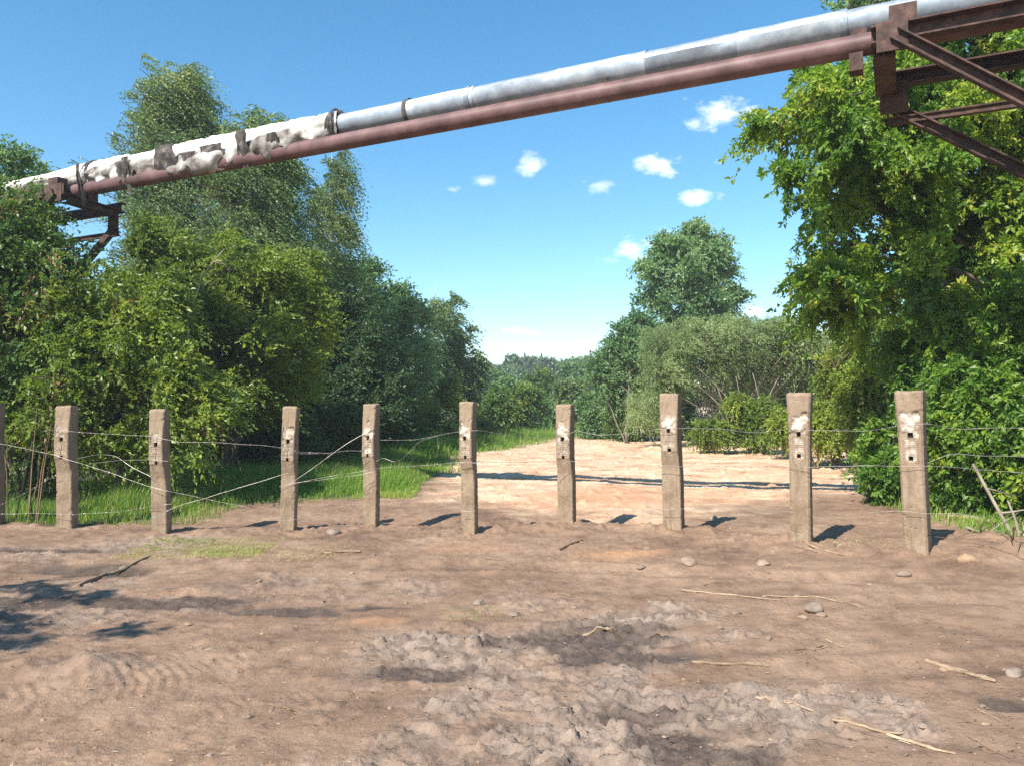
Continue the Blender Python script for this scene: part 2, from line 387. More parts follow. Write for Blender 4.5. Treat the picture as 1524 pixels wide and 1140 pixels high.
    # rubble strip at the far side of the sand
    rub = np.exp(-((y - 27 + .15 * x) / 2.2) ** 2) * sstep(1, 3, x) * (1 - sstep(9, 12, x))
    h = h + rub * (.06 + .22 * np.maximum(0, fbm(x * 1.6, y * 1.6, 4, 35)))
    h = h + sand * (fbm(x * 1.4, y * 1.5, 5, 36) * .07 + fbm(x * 7, y * 7, 3, 38) * .025)
    h = h - wt * .018 * (1 - ch * .3)
    h = h - .05 * np.exp(-((x - PUD[0]) / .55) ** 2 - ((y - PUD[1]) / .30) ** 2)
    return h
def hz(x, y): return float(hgrid([x], [y])[0])
def G(px, py):
    """ground point under a pixel, on the detailed terrain"""
    a, b = ray(px, py); z = 0.0
    for _ in range(14):
        d = (z - CZ) / b if b < -2e-3 else 300.0
        z = .5 * z + .5 * hz(a * d, d)
    return np.array((a * d, d, hz(a * d, d)))

# ------------------------------------------------------------------ ground mesh
def axis_y():
    o = [-60, -45, -33, -24, -17, -12, -8.5, -6, -4, -2.6, -1.6, -.8, 0, .6, 1.1, 1.5, 1.9, 2.2, 2.45, 2.65, 2.8]
    y = 2.9
    while y < 60: o.append(y); y += max(.011, y * .0034)
    while y < 420: o.append(y); y += y * .03
    return np.array(o)
def axis_x():
    o = [0.0]; x = 0
    while x < 420:
        st = .02 if x < 3.2 else .028 if x < 6.5 else .06 if x < 12 else x * .03
        x += st; o.append(x)
    o = np.array(o); return np.concatenate([-o[:0:-1], o])
gx, gy = axis_x(), axis_y(); X, Y = np.meshgrid(gx, gy); xs, ys = X.ravel(), Y.ravel()
mk = masks(xs, ys); Z = height(xs, ys, True, mk)
Z = np.where(ys > 70, .25 + (ys - 70) * .0, Z)
nx, ny = len(gx), len(gy); i = np.arange(ny - 1)[:, None] * nx; j = np.arange(nx - 1)[None]
Q = np.stack([i + j, i + j + 1, i + j + nx + 1, i + j + nx], -1).reshape(-1, 4)
# far and beneath-the-trees soil is leaf litter and turf
GRASSP = gpoly([(655, 681), (735, 670), (765, 661), (860, 648), (1000, 646), (1300, 640), (1524, 640), (1524, 618), (0, 618), (-300, 700), (-300, 790), (40, 782), (120, 782), (200, 772),
                (260, 768), (300, 756), (440, 742), (540, 740), (618, 738), (640, 715)])
veg = sstep(-.3, .3, poly_sd(xs, ys, GRASSP) + fbm(xs * 2, ys * 2, 3, 44) * .8)
M = Mat('soil', .93, .22)
mk_ = M.attr('mask', 'Color'); sp = M.n('ShaderNodeSeparateColor'); M.l(mk_, sp.inputs[0])
sand_, churn_, wet_ = sp.outputs; org_ = M.attr('orange'); veg_ = M.attr('veg')
n_big = M.noise(.75, 7, .66); n_mid = M.noise(5, 6, .62); n_fine = M.noise(38, 5, .65); n_gr = M.noise(160, 3, .6)
soil = M.ramp(n_big, [(.32, (.205, .138, .100)), (.48, (.300, .208, .150)), (.66, (.395, .288, .212))])
soil = M.mix(.75, soil, M.ramp(n_mid, [(.30, (.55, .53, .52)), (.5, (.98, .98, .98)), (.70, (1.25, 1.23, 1.20))]), 'MULTIPLY')
clay = M.ramp(n_mid, [(.3, (.17, .140, .122)), (.55, (.335, .285, .250)), (.75, (.45, .39, .345))])
soil = M.mix(M.math('MULTIPLY', churn_, .75), soil, clay)
sandc = M.ramp(M.noise(1.1, 7, .7, stretch=(1, 1.4, 1)), [(.36, (.42, .25, .16)), (.46, (.60, .42, .29)), (.60, (.72, .57, .42))])
sandc = M.mix(.6, sandc, M.ramp(M.noise(11, 6, .7), [(.36, (.55, .48, .42)), (.47, (1, 1, 1)), (.7, (1.12, 1.12, 1.1))]), 'MULTIPLY')
sandc = M.mix(M.math('MULTIPLY', org_, .8), sandc, (.52, .27, .16))
soil = M.mix(M.math('MULTIPLY', org_, .7), soil, (.55, .33, .19))
sandc = M.mix(1.0, sandc, (1.10, 1.13, 1.15), 'MULTIPLY'); soil = M.mix(sand_, soil, sandc)
soil = M.mix(M.math('MULTIPLY', wet_, .9), soil, M.ramp(n_mid, [(.3, (.085, .066, .055)), (.7, (.17, .135, .112))]))
soil = M.mix(.5, soil, M.ramp(n_fine, [(.25, (.66, .65, .64)), (.5, (1, 1, 1)), (.78, (1.25, 1.24, 1.22))]), 'MULTIPLY')
soil = M.mix(.35, soil, M.ramp(n_gr, [(.3, (.6, .6, .6)), (.5, (1, 1, 1)), (.7, (1.35, 1.33, 1.3))]), 'MULTIPLY')
soil = M.mix(veg_, soil, M.ramp(n_mid, [(.3, (.035, .05, .018)), (.7, (.075, .085, .035))]))
soil = M.mix(1.0, soil, (.80, .745, .695), 'MULTIPLY'); M.color(soil)
ro = M.math('SUBTRACT', .93, M.math('MULTIPLY', wet_, .58)); M.l(ro, M.b.inputs['Roughness'])
M.bump(M.math('ADD', M.math('MULTIPLY', n_fine, 1.0), M.math('MULTIPLY', n_gr, .35)), .8, .016)
ground = mesh_np('ground', np.stack([xs, ys, Z], 1), Q, M.m, None, True,
                 {'mask': np.stack(mk[:3], 1), 'orange': mk[3], 'veg': veg})
tag(ground, kind='structure')
GV = (gx, gy, Z.reshape(ny, nx))
def hgrid(x, y):
    """fast height lookup for many points"""
    x = np.asarray(x, float); y = np.asarray(y, float)
    ix = np.clip(np.searchsorted(gx, x) - 1, 0, nx - 2); iy = np.clip(np.searchsorted(gy, y) - 1, 0, ny - 2)
    fx = np.clip((x - gx[ix]) / (gx[ix + 1] - gx[ix]), 0, 1); fy = np.clip((y - gy[iy]) / (gy[iy + 1] - gy[iy]), 0, 1); z = GV[2]
    return (z[iy, ix] * (1 - fx) + z[iy, ix + 1] * fx) * (1 - fy) + (z[iy + 1, ix] * (1 - fx) + z[iy + 1, ix + 1] * fx) * fy

# puddle water: a thin sheet lying in the hollow
Mw = Mat('puddle_water', .06, .5); Mw.color((.10, .075, .055)); Mw.bump(Mw.noise(9, 3), .05, .01)
th = np.arange(40) * 2 * math.pi / 40; r_ = 1 + .25 * np.sin(th * 3 + 1) + .12 * np.sin(th * 7)
lev = float(hgrid([PUD[0]], [PUD[1]])[0]) + .016
pv = np.stack([PUD[0] + .62 * r_ * np.cos(th), PUD[1] + .26 * r_ * np.sin(th), np.full(40, lev)], 1)
pv = np.concatenate([pv, [[PUD[0], PUD[1], lev]]])
pud = mesh_np('puddle_water', pv, None, Mw.m, None, True, None, [(k, (k + 1) % 40, 40) for k in range(40)]); tag(pud, kind='structure')

# ------------------------------------------------------------------ concrete posts
Mc = Mat('old_concrete', .92, .2)
t_ = Mc.attr('tint'); nb = Mc.noise(3.5, 5, .6); nf_ = Mc.noise(45, 5, .65); nst = Mc.noise(7, 5, .6, stretch=(2.6, 2.6, .5))
cc = Mc.ramp(nb, [(.3, (.235, .180, .135)), (.5, (.315, .255, .200)), (.72, (.375, .310, .250))])
cc = Mc.mix(.6, cc, Mc.ramp(nst, [(.33, (.62, .58, .52)), (.5, (.98, .97, .95)), (.7, (1.18, 1.17, 1.15))]), 'MULTIPLY')
cc = Mc.mix(.45, cc, Mc.ramp(nf_, [(.3, (.6, .6, .6)), (.5, (1, 1, 1)), (.7, (1.3, 1.3, 1.3))]), 'MULTIPLY')
wf = Mc.math('MULTIPLY', t_, Mc.ramp(Mc.noise(14, 5, .65), [(.42, .12), (.56, 1.0)]), True)
cc = Mc.mix(wf, cc, (.78, .76, .74))
cc = Mc.mix(1.0, cc, (.82, .755, .67), 'MULTIPLY'); hp = Mc.math('LESS_THAN', t_, -.5); cc = Mc.mix(hp, cc, (.045, .035, .03))
Mc.color(cc); Mc.bump(Mc.math('ADD', nf_, Mc.noise(160, 3)), .5, .006)
POST_INFO = []
def post(i, px, py, pyt, d, wpx, theta, pxt, label):
    rs = np.random.RandomState(100 + i)
    B = P(px, py, d); T = P(pxt, pyt, d)
    Hh = T[2] - B[2]; az = math.atan2(B[0], B[1]); th_ = math.radians(theta); rz = -az - th_
    wide = wpx * d / F; ratio = .92
    W = wide / (math.cos(th_) + ratio * math.sin(th_)); D = W * ratio   # full width, depth
    frontal = i >= 8
    n = 190; ns = 26; zf = np.linspace(0, 1, n)   # from the top down
    Zs = Hh - zf * (Hh + .25)
    f = zf * (Hh + .25) / Hh                       # fraction of the visible height
    # front face offset inwards (positive = set back)
    if frontal:
        back = np.interp(f, [0, .1, .2, .45, .55, 1.3], [0, .004, .012, .012, .004, .004]); shrink = np.interp(f, [0, .2, .5, 1.3], [.0, .016, .022, .022])
    else:
        back = np.interp(f, [0, .10, .22, .42, .44, .54, .6, 1.3], [.042, .030, .0, .0, .014, .054, .056, .052]); shrink = np.interp(f, [0, .22, .44, .6, 1.3], [.0, .008, .01, .0, .004])
    hw = W / 2 - shrink
    cham = .020 if frontal else .010
    u = np.linspace(-1, 1, ns); V = []; A = []
    uu, ff = np.meshgrid(u, f); zz = np.repeat(Zs[:, None], ns, 1)
    xx = uu * (hw[:, None] - cham)
    p3 = np.stack([xx.ravel() * 14, ff.ravel() * 20, np.full(xx.size, i * 5.)], 1)
    rough = (vn3(p3, i) - .5) * .004 + (vn3(p3 * 2.7, i + 9) - .5) * .003
    yy_ = -D / 2 + np.repeat(back[:, None], ns, 1) + rough.reshape(xx.shape)
    tint = np.zeros(xx.shape)
    # broken, whitened patch under the cap
    pn = vn3(p3 * np.array((1.2, 1.1, 1)), i + 31).reshape(xx.shape); pn2 = vn3(p3 * 2.4, i + 53).reshape(xx.shape)
    up0, lo0 = (.17, .275) if not frontal else (.155, .275)
    patch = sstep(up0 - .02, up0 + .015, ff + (pn - .5) * .07) * (1 - sstep(lo0 - .01, lo0 + .02, ff + (pn2 - .5) * .03)) * (1 - sstep(.8, 1.0, np.abs(uu) + (pn2 - .5) * .3))
    yy_ += patch * (.006 + .030 * (pn - .35) + .014 * (pn2 - .5)); white = [0, .25, .3, .4, .6, .65, .75, .8, .72, .72][i]
    tint = np.maximum(tint, patch * white)
    # panel between the two holes
    if frontal:
        pm = sstep(.29, .30, ff) * (1 - sstep(.43, .44, ff)) * (1 - sstep(.50, .56, np.abs(uu)))
        rib = .5 + .5 * np.sin(ff * 2 * math.pi / .0125); yy_ += pm * (.007 - .005 * rib); tint = np.maximum(tint, pm * (.25 + .7 * sstep(.3, .6, rib)) * (.7 + .3 * pn))
        gm = sstep(.02, .05, ff - .12) * (1 - sstep(.46, .5, ff)) * sstep(.72, .78, np.abs(uu)) * (1 - sstep(.80, .86, np.abs(uu))); yy_ += gm * .006
    else:
        pm = sstep(.28, .30, ff) * (1 - sstep(.41, .43, ff)) * (1 - sstep(.7, .8, np.abs(uu)))
        crack = np.exp(-((uu - .1 * np.sin(ff * 60) - .05) / .05) ** 2) * pm; yy_ += crack * .010 + pm * .003 + pm * .002 * np.sin(ff * 2 * math.pi / .014)
        tint = np.maximum(tint, pm * .28 * (.4 + pn))
        if i == 4: tint = np.maximum(tint, sstep(.355, .36, ff) * (1 - sstep(.398, .402, ff)) * (1 - sstep(.55, .6, np.abs(uu + .02))))
        if i == 7:
            sc_ = sstep(.52, .55, ff) * (1 - sstep(.95, .99, ff)) * np.exp(-((vn3(p3 * np.array((.9, .45, 1)), 88).reshape(xx.shape) - .5) / .022) ** 2) * sstep(.4, .6, pn) ; tint = np.maximum(tint, sc_ * .75)
    for (h0, h1, u0, u1) in ((.262, .290, -.22, .22), (.405, .432, -.20, .20)):
        u0 += rs.uniform(-.08, .08); hm = ((ff > h0) & (ff < h1) & (uu > u0) & (uu < u0 + (u1 - .0) * 2 - .0))
        yy_ = np.where(hm, yy_ + .05, yy_); tint = np.where(hm, -1.0, tint)
    ch_ = np.maximum(0, pn - .66) * np.maximum(0, pn2 - .3) * sstep(.6, .97, np.abs(uu)); yy_ += ch_ * .12; ck = np.exp(-((vn3(p3 * np.array((.5, .5, 1)), i + 97).reshape(xx.shape) - .5) / .012) ** 2) * (pn > .5); yy_ += ck * .006
    # worn top edge
    yy_ += (1 - sstep(0, .012, ff)) * .012 + (1 - sstep(0, .03, ff)) * np.maximum(0, pn - .5) * .03
    zz = zz - (1 - sstep(0, .004, ff)) * 0.0
    rows = []; tints = []
    sidej = (vn2(np.arange(n) * .35, np.full(n, i * 3.), i) - .5) * .005
    for k in range(n):
        hwk = hw[k] + sidej[k]; ring = [(-hwk, yy_[k, 0] + cham)] + list(zip(xx[k], yy_[k])) + [(hwk, yy_[k, -1] + cham), (hwk, 0), (hwk, D / 2), (0, D / 2), (-hwk, D / 2), (-hwk, 0)]
        rows.append([(a, b, Zs[k]) for a, b in ring]); tints.append([0] + list(tint[k]) + [0] * 6)
    R = np.array(rows); m = R.shape[1]
    # round the top: pull the first ring in
    R[0, :, 0] *= .955; R[0, :, 1] *= .955; R[0, :, 2] -= .0; R[1:3, :, 2] = R[1:3, :, 2]
    R[0, :, 2] += (vn2(R[0, :, 0] * 22, R[0, :, 1] * 22, 60 + i) - .6) * .022
    Vv = R.reshape(-1, 3); A = np.array(tints).ravel()
    ii = np.arange(n - 1)[:, None] * m; jj = np.arange(m)[None]; j2 = (jj + 1) % m
    Qd = np.stack([ii + jj, ii + m + jj, ii + m + j2, ii + j2], -1).reshape(-1, 4)
    cx0 = len(Vv); Vv = np.concatenate([Vv, [[0, 0, R[0, :, 2].mean() + .006]]]); A = np.append(A, 0.)
    Tt = [(cx0, k, (k + 1) % m) for k in range(m)]
    o = mesh_np('concrete_post', Vv, Qd, Mc.m, None, False, {'tint': A}, Tt)
    o.location = B; o.rotation_euler = (0, math.atan2(T[0] - B[0], Hh), rz)
    if i == 0: pass
    tag(o, label, 'post', 'old concrete posts set in a row across the track')
    POST_INFO.append(dict(B=B, W=W, D=D, rz=rz, H=Hh, px=px))
PL = ['brown concrete post cut off by the left edge of the photo', 'leftmost whole concrete post, standing before dark shrubs with grass at its right foot',
      'concrete post with a split whitish knot, its foot in short yellow grass', 'slim concrete post with a dark crack beside its upper hole, tall green grass behind it',
      'concrete post with a small white square around its lower hole', 'concrete post with scratched white band at the left rim of the sandy clearing',
      'concrete post with broken white scar at its upper hole, stick at its foot', 'concrete post with pale scratches down its lower half, in front of the willow',
      'wide concrete post with white ribbed panel and a clear shadow on its right', 'widest concrete post, with white ribbed panel, next to the green bush at right']
for i, p in enumerate(POSTS): post(i, *p, PL[i])

# ------------------------------------------------------------------ wires
Mwire = Mat('galvanised_wire', .45, .5, .55); Mwire.color(Mwire.ramp(Mwire.noise(6, 3), [(.35, (.19, .165, .14)), (.6, (.34, .32, .30))]))
pp = np.array([p[0] for p in POSTS] + [1700.]); pd = np.array([p[3] for p in POSTS] + [7.2])
def wire(pts, label, dz=-.14, barbs=True, r=.0022, seed=0, wob=.012):
    rs = np.random.RandomState(seed)
    d3 = []
    for q in pts:
        d = np.interp(q[0], pp, pd) + (q[2] if len(q) > 2 else dz); d3.append(P(q[0], q[1], d))
    d3 = np.array(d3); L = np.r_[0, np.cumsum(np.linalg.norm(np.diff(d3, axis=0), axis=1))]
    n = max(8, int(L[-1] / .05)); t = np.linspace(0, L[-1], n); C = np.stack([np.interp(t, L, d3[:, k]) for k in range(3)], 1)
    k = 3
    for _ in range(k): C[1:-1] = (C[:-2] + 2 * C[1:-1] + C[2:]) / 4
    C[:, 2] += (vn2(t * 4, t * 0, seed) - .5) * wob; C[:, 1] += (vn2(t * 3, t * 0 + 5, seed) - .5) * wob * 2
    mb = MB(); ph = t * 70
    off = np.stack([0 * t, np.cos(ph), np.sin(ph)], 1) * r * .8
    mb.tube(C, r, 5)
    if barbs:
        for s in np.arange(.08, L[-1], .19):
            c = np.array([np.interp(s, t, C[:, k]) for k in range(3)])
            for _ in range(2):
                v = rs.normal(size=3); v /= np.linalg.norm(v); mb.tube([c - v * .016, c + v * .016], [r * .6, r * .35], 3)
            mb.tube([c - np.array((.008, 0, 0)), c + np.array((.008, 0, 0))], r * 1.7, 5)
    o = mb.build('barbed_wire' if barbs else 'fence_wire', Mwire.m); tag(o, label, 'wire', 'wire strands strung between the concrete posts')
W_ = [
 ([(-30, 651), (0, 660), (82, 677), (99, 683), (160, 702), (223, 724), (245, 730), (253, 731), (300, 741), (341, 750), (371, 755)], 'barbed wire sagging from the left edge, its loose end hanging over bare soil'),
 ([(60, 642), (83, 639), (102, 642), (160, 646), (220, 648), (253, 655), (262, 658), (330, 659), (397, 663), (438, 669), (444, 673), (473, 673), (493, 675)], 'nearly level top wire from leftmost whole post to the dark crack post'),
 ([(420, 664), (442, 676), (473, 675), (493, 675), (516, 670), (539, 671)], 'short doubled wire at hole height left of the white square post'),
 ([(425, 722), (439, 715), (465, 697), (493, 676), (520, 657), (539, 647), (550, 640)], 'wire climbing diagonally to the white square post at its upper hole'),
 ([(223, 771), (240, 766), (253, 757), (295, 744), (350, 728), (415, 708), (430, 704)], 'wire rising from the foot of the post in yellow grass to the slim cracked post'),
 ([(416, 723), (437, 719), (468, 713), (510, 706), (539, 701), (562, 697), (610, 693), (648, 691), (684, 688), (710, 688)], 'middle wire running over the tall grass to the scratched white band post'),
 ([(418, 721), (441, 718), (487, 713), (539, 706), (560, 700)], 'slack second strand just below the middle wire over the tall grass'),
 ([(684, 688), (710, 688), (770, 687), (829, 687), (857, 686), (920, 689), (985, 693), (1016, 694), (1090, 694), (1174, 695), (1208, 695), (1280, 692), (1339, 694), (1380, 693), (1413, 694), (1452, 698), (1540, 705)], 'long straight middle wire crossing in front of the sandy clearing'),
 ([(566, 654), (590, 654), (618, 654), (651, 648), (681, 642), (710, 640), (733, 643), (767, 650), (800, 652), (829, 651), (857, 641)], 'top wire hanging between white square post and broken white scar post'),
 ([(855, 640), (890, 647), (930, 645), (982, 638), (1016, 637), (1075, 638), (1121, 645), (1171, 638), (1210, 640), (1289, 642), (1340, 633)], 'top wire sagging in front of the willow, from broken scar post to widest post'),
 ([(1340, 636), (1378, 629), (1395, 633), (1418, 640), (1470, 637), (1540, 635)], 'top wire leaving the widest post to the right across the bush'),
 ([(1380, 688), (1413, 675), (1437, 676), (1540, 681)], 'short wire at lower hole height right of the widest post'),
 ([(-20, 765), (60, 763), (83, 764), (112, 766), (128, 763), (162, 763), (220, 754), (256, 749)], 'lowest wire near the ground at the two leftmost whole posts'),
 ([(114, 683), (143, 676), (172, 678), (195, 694), (224, 709)], 'arched wire bowing up between the two leftmost whole posts'),
 ([(133, 690), (168, 685), (224, 684), (250, 686)], 'short flat wire reaching the lower hole of the post with the split knot'),
 ([(-20, 758), (0, 752), (50, 726), (84, 706)], 'wire slanting up to the leftmost whole post from the left edge'),
 ([(556, 690), (567, 678), (590, 690), (604, 678), (623, 656), (651, 648)], 'kinked wire looping up to the top wire beside the white square post'),
 ([(651, 649), (652, 664), (650, 680)], 'short wire end dangling straight down left of the scratched white band post'),
 ([(684, 760), (700, 761), (711, 759)], 'low wire tied round the scratched white band post'),
 ([(416, 774), (430, 775), (441, 770), (446, 774)], 'low wire end tied round the slim cracked post'),
 ([(960, 757), (988, 758), (1018, 757), (1100, 757), (1180, 761)], 'faint low wire between the pale scratched post and the ribbed post'),
 ([(1290, 763), (1343, 760), (1365, 763), (1384, 765), (1420, 762), (1470, 770)], 'low wire tied round the foot of the widest post')]
for k, (pts, lab) in enumerate(W_): wire(pts, lab, seed=k + 1, barbs=k not in (13, 14, 17, 18, 19, 20, 21), dz=-.16)

# ------------------------------------------------------------------ pipes
NP = math.hypot(.2, .416); PN = np.array((.2, .416, 0)) / NP; PA = np.array((.416, -.2, 0)) / NP  # normal (away), axis (to the right)
def onplane(px, py, s):
    a, b = ray(px, py); d = (4.4 + NP * s) / (.2 * a + .416); return np.array((a * d, d, CZ + b * d))
def apos(px, s=0.0): return float(onplane(px, 100, s) @ PA)
def pt(a, s, z): return PA * a + PN * ((4.4 / NP) + s) + np.array((0, 0, z))
ZS, RS_, ZR, RR, SR = 6.0, .167, 5.633, .122, -.25
Msil = Mat('galvanised_sheet', .42, .4, .45)
Msil.color(Msil.mix(1.0, Msil.ramp(Msil.attr('tint'), [(0, (.80, .82, .84)), (1, (1.22, 1.22, 1.2))]), Msil.ramp(Msil.noise(5, 6, .65, stretch=(1, 1, 1)), [(.3, (.22, .26, .31)), (.5, (.33, .375, .425)), (.7, (.44, .49, .54))]), 'MULTIPLY'))
rr_ = Msil.math('ADD', .34, Msil.math('MULTIPLY', Msil.noise(11, 4), .35)); Msil.l(rr_, Msil.b.inputs['Roughness'])
Msil.bump(Msil.math('ADD', Msil.noise(2.2, 2), Msil.math('MULTIPLY', Msil.noise(14, 3), .25)), .10, .03)
Mred = Mat('red_lead_paint', .55, .4)
nr = Mred.noise(2.5, 6, .6); cr = Mred.ramp(nr, [(.3, (.070, .036, .035)), (.5, (.125, .064, .062)), (.68, (.19, .108, .104))])
cr = Mred.mix(Mred.ramp(Mred.noise(30, 5, .7), [(.55, .0), (.66, .7)]), cr, (.10, .045, .03)); Mred.color(cr); Mred.bump(Mred.noise(40, 4), .25, .004)
Mrust = Mat('rusty_steel', .85, .25)
nr = Mrust.noise(7, 6, .65); Mrust.color(Mrust.ramp(nr, [(.3, (.030, .021, .019)), (.5, (.075, .046, .039)), (.72, (.15, .088, .070))])); Mrust.bump(Mrust.noise(60, 5, .7), .5, .005)
Mins = Mat('mineral_wool', .95, .1); t_ = Mins.attr('tint')
Mins.color(Mins.mix(Mins.math('ADD', t_, Mins.math('SUBTRACT', Mins.noise(7, 5, .7), .55), True), Mins.ramp(Mins.noise(12, 4), [(.3, (.66, .63, .58)), (.6, (.84, .82, .78))]), (.085, .068, .056)))
Mins.bump(Mins.noise(22, 6, .7), .7, .02)
Mfelt = Mat('tar_felt', .9, .2); Mfelt.color(Mfelt.ramp(Mfelt.noise(9, 6, .75), [(.35, (.03, .027, .026)), (.55, (.10, .088, .08)), (.70, (.30, .27, .25))])); Mfelt.bump(Mfelt.noise(30, 5), .6, .01)

def pipe_seg(mb, a0, a1, s, z, r, n=24, k=32, fn=None, flip=False, tfn=None, caps=False):
    aa = np.linspace(a0, a1, n); th = np.arange(k) * 2 * math.pi / k; A_, TH = np.meshgrid(aa, th, indexing='ij')
    Rr = np.full(A_.shape, r) if fn is None else fn(A_, TH)
    c = pt(0, s, z); V = c + A_[..., None] * PA + (Rr * np.cos(TH))[..., None] * (-PN) + (Rr * np.sin(TH))[..., None] * np.array((0, 0, 1.))
    i_ = np.arange(n - 1)[:, None] * k; j_ = np.arange(k)[None]; j2 = (j_ + 1) % k
    Q_ = np.stack([i_ + j_, i_ + j2, i_ + k + j2, i_ + k + j_], -1).reshape(-1, 4)
    V = V.reshape(-1, 3)
    a = np.zeros(len(V)) if tfn is None else tfn(A_, TH).ravel()
    mb.add(V, Q_, None, a)
aL, aR = apos(18), apos(1524) + 6
aI = apos(511)
pipe = empty('heating_pipe', pt(aI, 0, 0) * np.array((1, 1, 0)) + np.array((0, 0, ZS)), 'silver clad heating pipe with ragged white insulation on its left half', 'pipe', 'pipes crossing over the track')
# inner pipe core
mb = MB(); pipe_seg(mb, aL - 9, aR, 0, ZS, .13, 60, 20); mb.build('pipe_core', Mred.m, pipe, True)
joints = [511, 611, 705, 832, 958, 1100, 1255, 1420, 1700]
rs = np.random.RandomState(5)
for k in range(len(joints) - 1):
    a0, a1 = apos(joints[k]), apos(joints[k + 1]) + .06
    if k == len(joints) - 2: a1 = aR
    r0 = RS_ + (.004 if k % 2 else -.002); sm = 1.9 + rs.uniform(-.1, .2)
    gap = [.02, .03, .03, .022, .035, .03, .02, .02][k]
    seam = [.55, .55, .30, .16, .08, .12, .2, .3][k]
    def fn(A_, TH, seam=seam, r0=r0, sm=sm, a0=a0, a1=a1, gap=gap, k=k):
        t = (A_ - a0) / (a1 - a0)
        d = (TH - seam) % (2 * math.pi)         # sheet overlaps at the upper front; the free edge stands proud
        lift = gap * np.exp(-((2 * math.pi - d)) / .35) * (.3 + .7 * np.sin(t * math.pi) ** .6)
        dent = 0
        if k == 4: dent = -.022 * np.exp(-((t - .86) / .10) ** 2 - (((TH - .15 + math.pi) % (2 * math.pi) - math.pi) / .30) ** 2)
        rim = .006 * (np.exp(-((t - .02) / .015) ** 2) + np.exp(-((t - .97) / .015) ** 2))
        wv = .0025 * np.sin(A_ * 5 + k) * np.cos(TH * 2 + k) + .0012 * np.sin(A_ * 13 + 2 * k + TH * 3)
        return r0 + lift + dent + rim + wv + .004 * t
    # open strip so that the lapped edge shows: shell starting at the seam angle
    n, kk = 40, 64
    aa = np.linspace(a0, a1, n); th = np.linspace(seam + 1e-3, seam + 2 * math.pi - 1e-3, kk); A_, TH = np.meshgrid(aa, th, indexing='ij'); Rr = fn(A_, TH)
    V = pt(0, 0, ZS) + A_[..., None] * PA + (Rr * np.cos(TH))[..., None] * (-PN) + (Rr * np.sin(TH))[..., None] * np.array((0, 0, 1.))
    i_ = np.arange(n - 1)[:, None] * kk; j_ = np.arange(kk - 1)[None]
    Q_ = np.stack([i_ + j_, i_ + j_ + 1, i_ + kk + j_ + 1, i_ + kk + j_], -1).reshape(-1, 4)
    mb = MB(); mb.add(V.reshape(-1, 3), Q_, None, [.3, .75, .35, .9, .15, .8, .4, .6][k]); o = mb.build('cladding_sheet', Msil.m, pipe, True)
# strap bands
for px, m_ in ((611, Mfelt), (1258, Msil), (702, Msil)):
    a = apos(px); mb = MB(); pipe_seg(mb, a - .035, a + .03, 0, ZS, .192 if m_ is Mfelt else .186, 3, 40); mb.build('strap', m_.m, pipe, True)
# insulation
def insf(A_, TH):
    p = np.stack([A_.ravel() * 1.6, np.cos(TH).ravel() * 1.3, np.sin(TH).ravel() * 1.3], 1)
    n1 = vn3(p, 5); n2 = vn3(p * 3.1, 6); n3 = vn3(p * 7.3, 7)
    r = .205 + .045 * (n1 - .5) + .05 * np.abs(n2 - .5) + .02 * (n3 - .5)
    band = np.min(np.abs(A_.ravel()[:, None] - np.array([apos(q) for q in (148, 203, 262, 312, 385, 430, 478, 506)])[None]), 1)
    r = r - .028 * np.exp(-(band / .05) ** 2); low = np.maximum(0, -np.sin(TH.ravel() + .3)); r = r + low * (.03 + .05 * (n2 - .4))
    sag_ = np.exp(-((TH.ravel() - 2 * math.pi * (TH.ravel() > math.pi) + .82) / .58) ** 2) * sstep(apos(515), apos(480), A_.ravel()); r = r + sag_ * np.clip(.29 + .42 * (n1 - .5) + .20 * (n2 - .5) + .07 * (n3 - .5), .08, .40) * sstep(apos(120), apos(175), A_.ravel())
    far_ = sstep(apos(60), apos(160), A_.ravel()); r = r * (.84 + .16 * far_)
    return r.reshape(A_.shape)
def inst(A_, TH):
    p = np.stack([A_.ravel() * 1.5, np.cos(TH).ravel() * 1.5, np.sin(TH).ravel() * 1.5], 1)
    n1 = vn3(p * 1.0, 15); n2 = vn3(p * 3.1, 16)
    low = sstep(.75, -.55, np.sin(TH.ravel()))          # torn felt stays on the underside
    return np.clip((low * 1.5 - .42) + (n1 - .5) * 1.7 + (n2 - .5) * 1.4, 0, 1).reshape(A_.shape) * .9
mb = MB(); pipe_seg(mb, aL - 9, aI + .02, 0, ZS, .2, 560, 56, insf, tfn=inst); mb.build('insulation', Mins.m, pipe, True)
# torn felt scraps hanging round the insulation
def scrap(px, span, th0, th1, r, hang, seed):
    a0 = apos(px); n, k = 22, 16; u = np.linspace(0, 1, n); v = np.linspace(0, 1, k); Ug, Vg = np.meshgrid(u, v, indexing='ij')
    w1 = vn2(Ug * 5, Vg * 3, seed); w2 = vn2(Ug * 13, Vg * 9, seed + 1)
    edge = (vn2(v * 5, v * 0 + seed, seed) - .5) * .25
    A_ = a0 + (Ug + edge[None] * (2 * Ug - 1)) * span; TH = th0 + (th1 - th0) * Vg
    Rr = r + .035 * w1 + .02 * w2
    V = pt(0, 0, ZS) + A_[..., None] * PA + (Rr * np.cos(TH))[..., None] * (-PN) + (Rr * np.sin(TH))[..., None] * np.array((0, 0, 1.))
    V[..., 2] -= hang * Vg ** 2 * (.35 + w1) ; V[..., 0] += .05 * hang * (w2 - .5)
    i_ = np.arange(n - 1)[:, None] * k; j_ = np.arange(k - 1)[None]
    Q_ = np.stack([i_ + j_, i_ + j_ + 1, i_ + k + j_ + 1, i_ + k + j_], -1).reshape(-1, 4)
    mb = MB(); mb.add(V.reshape(-1, 3), Q_); mb.build('torn_felt', Mfelt.m, pipe, True)
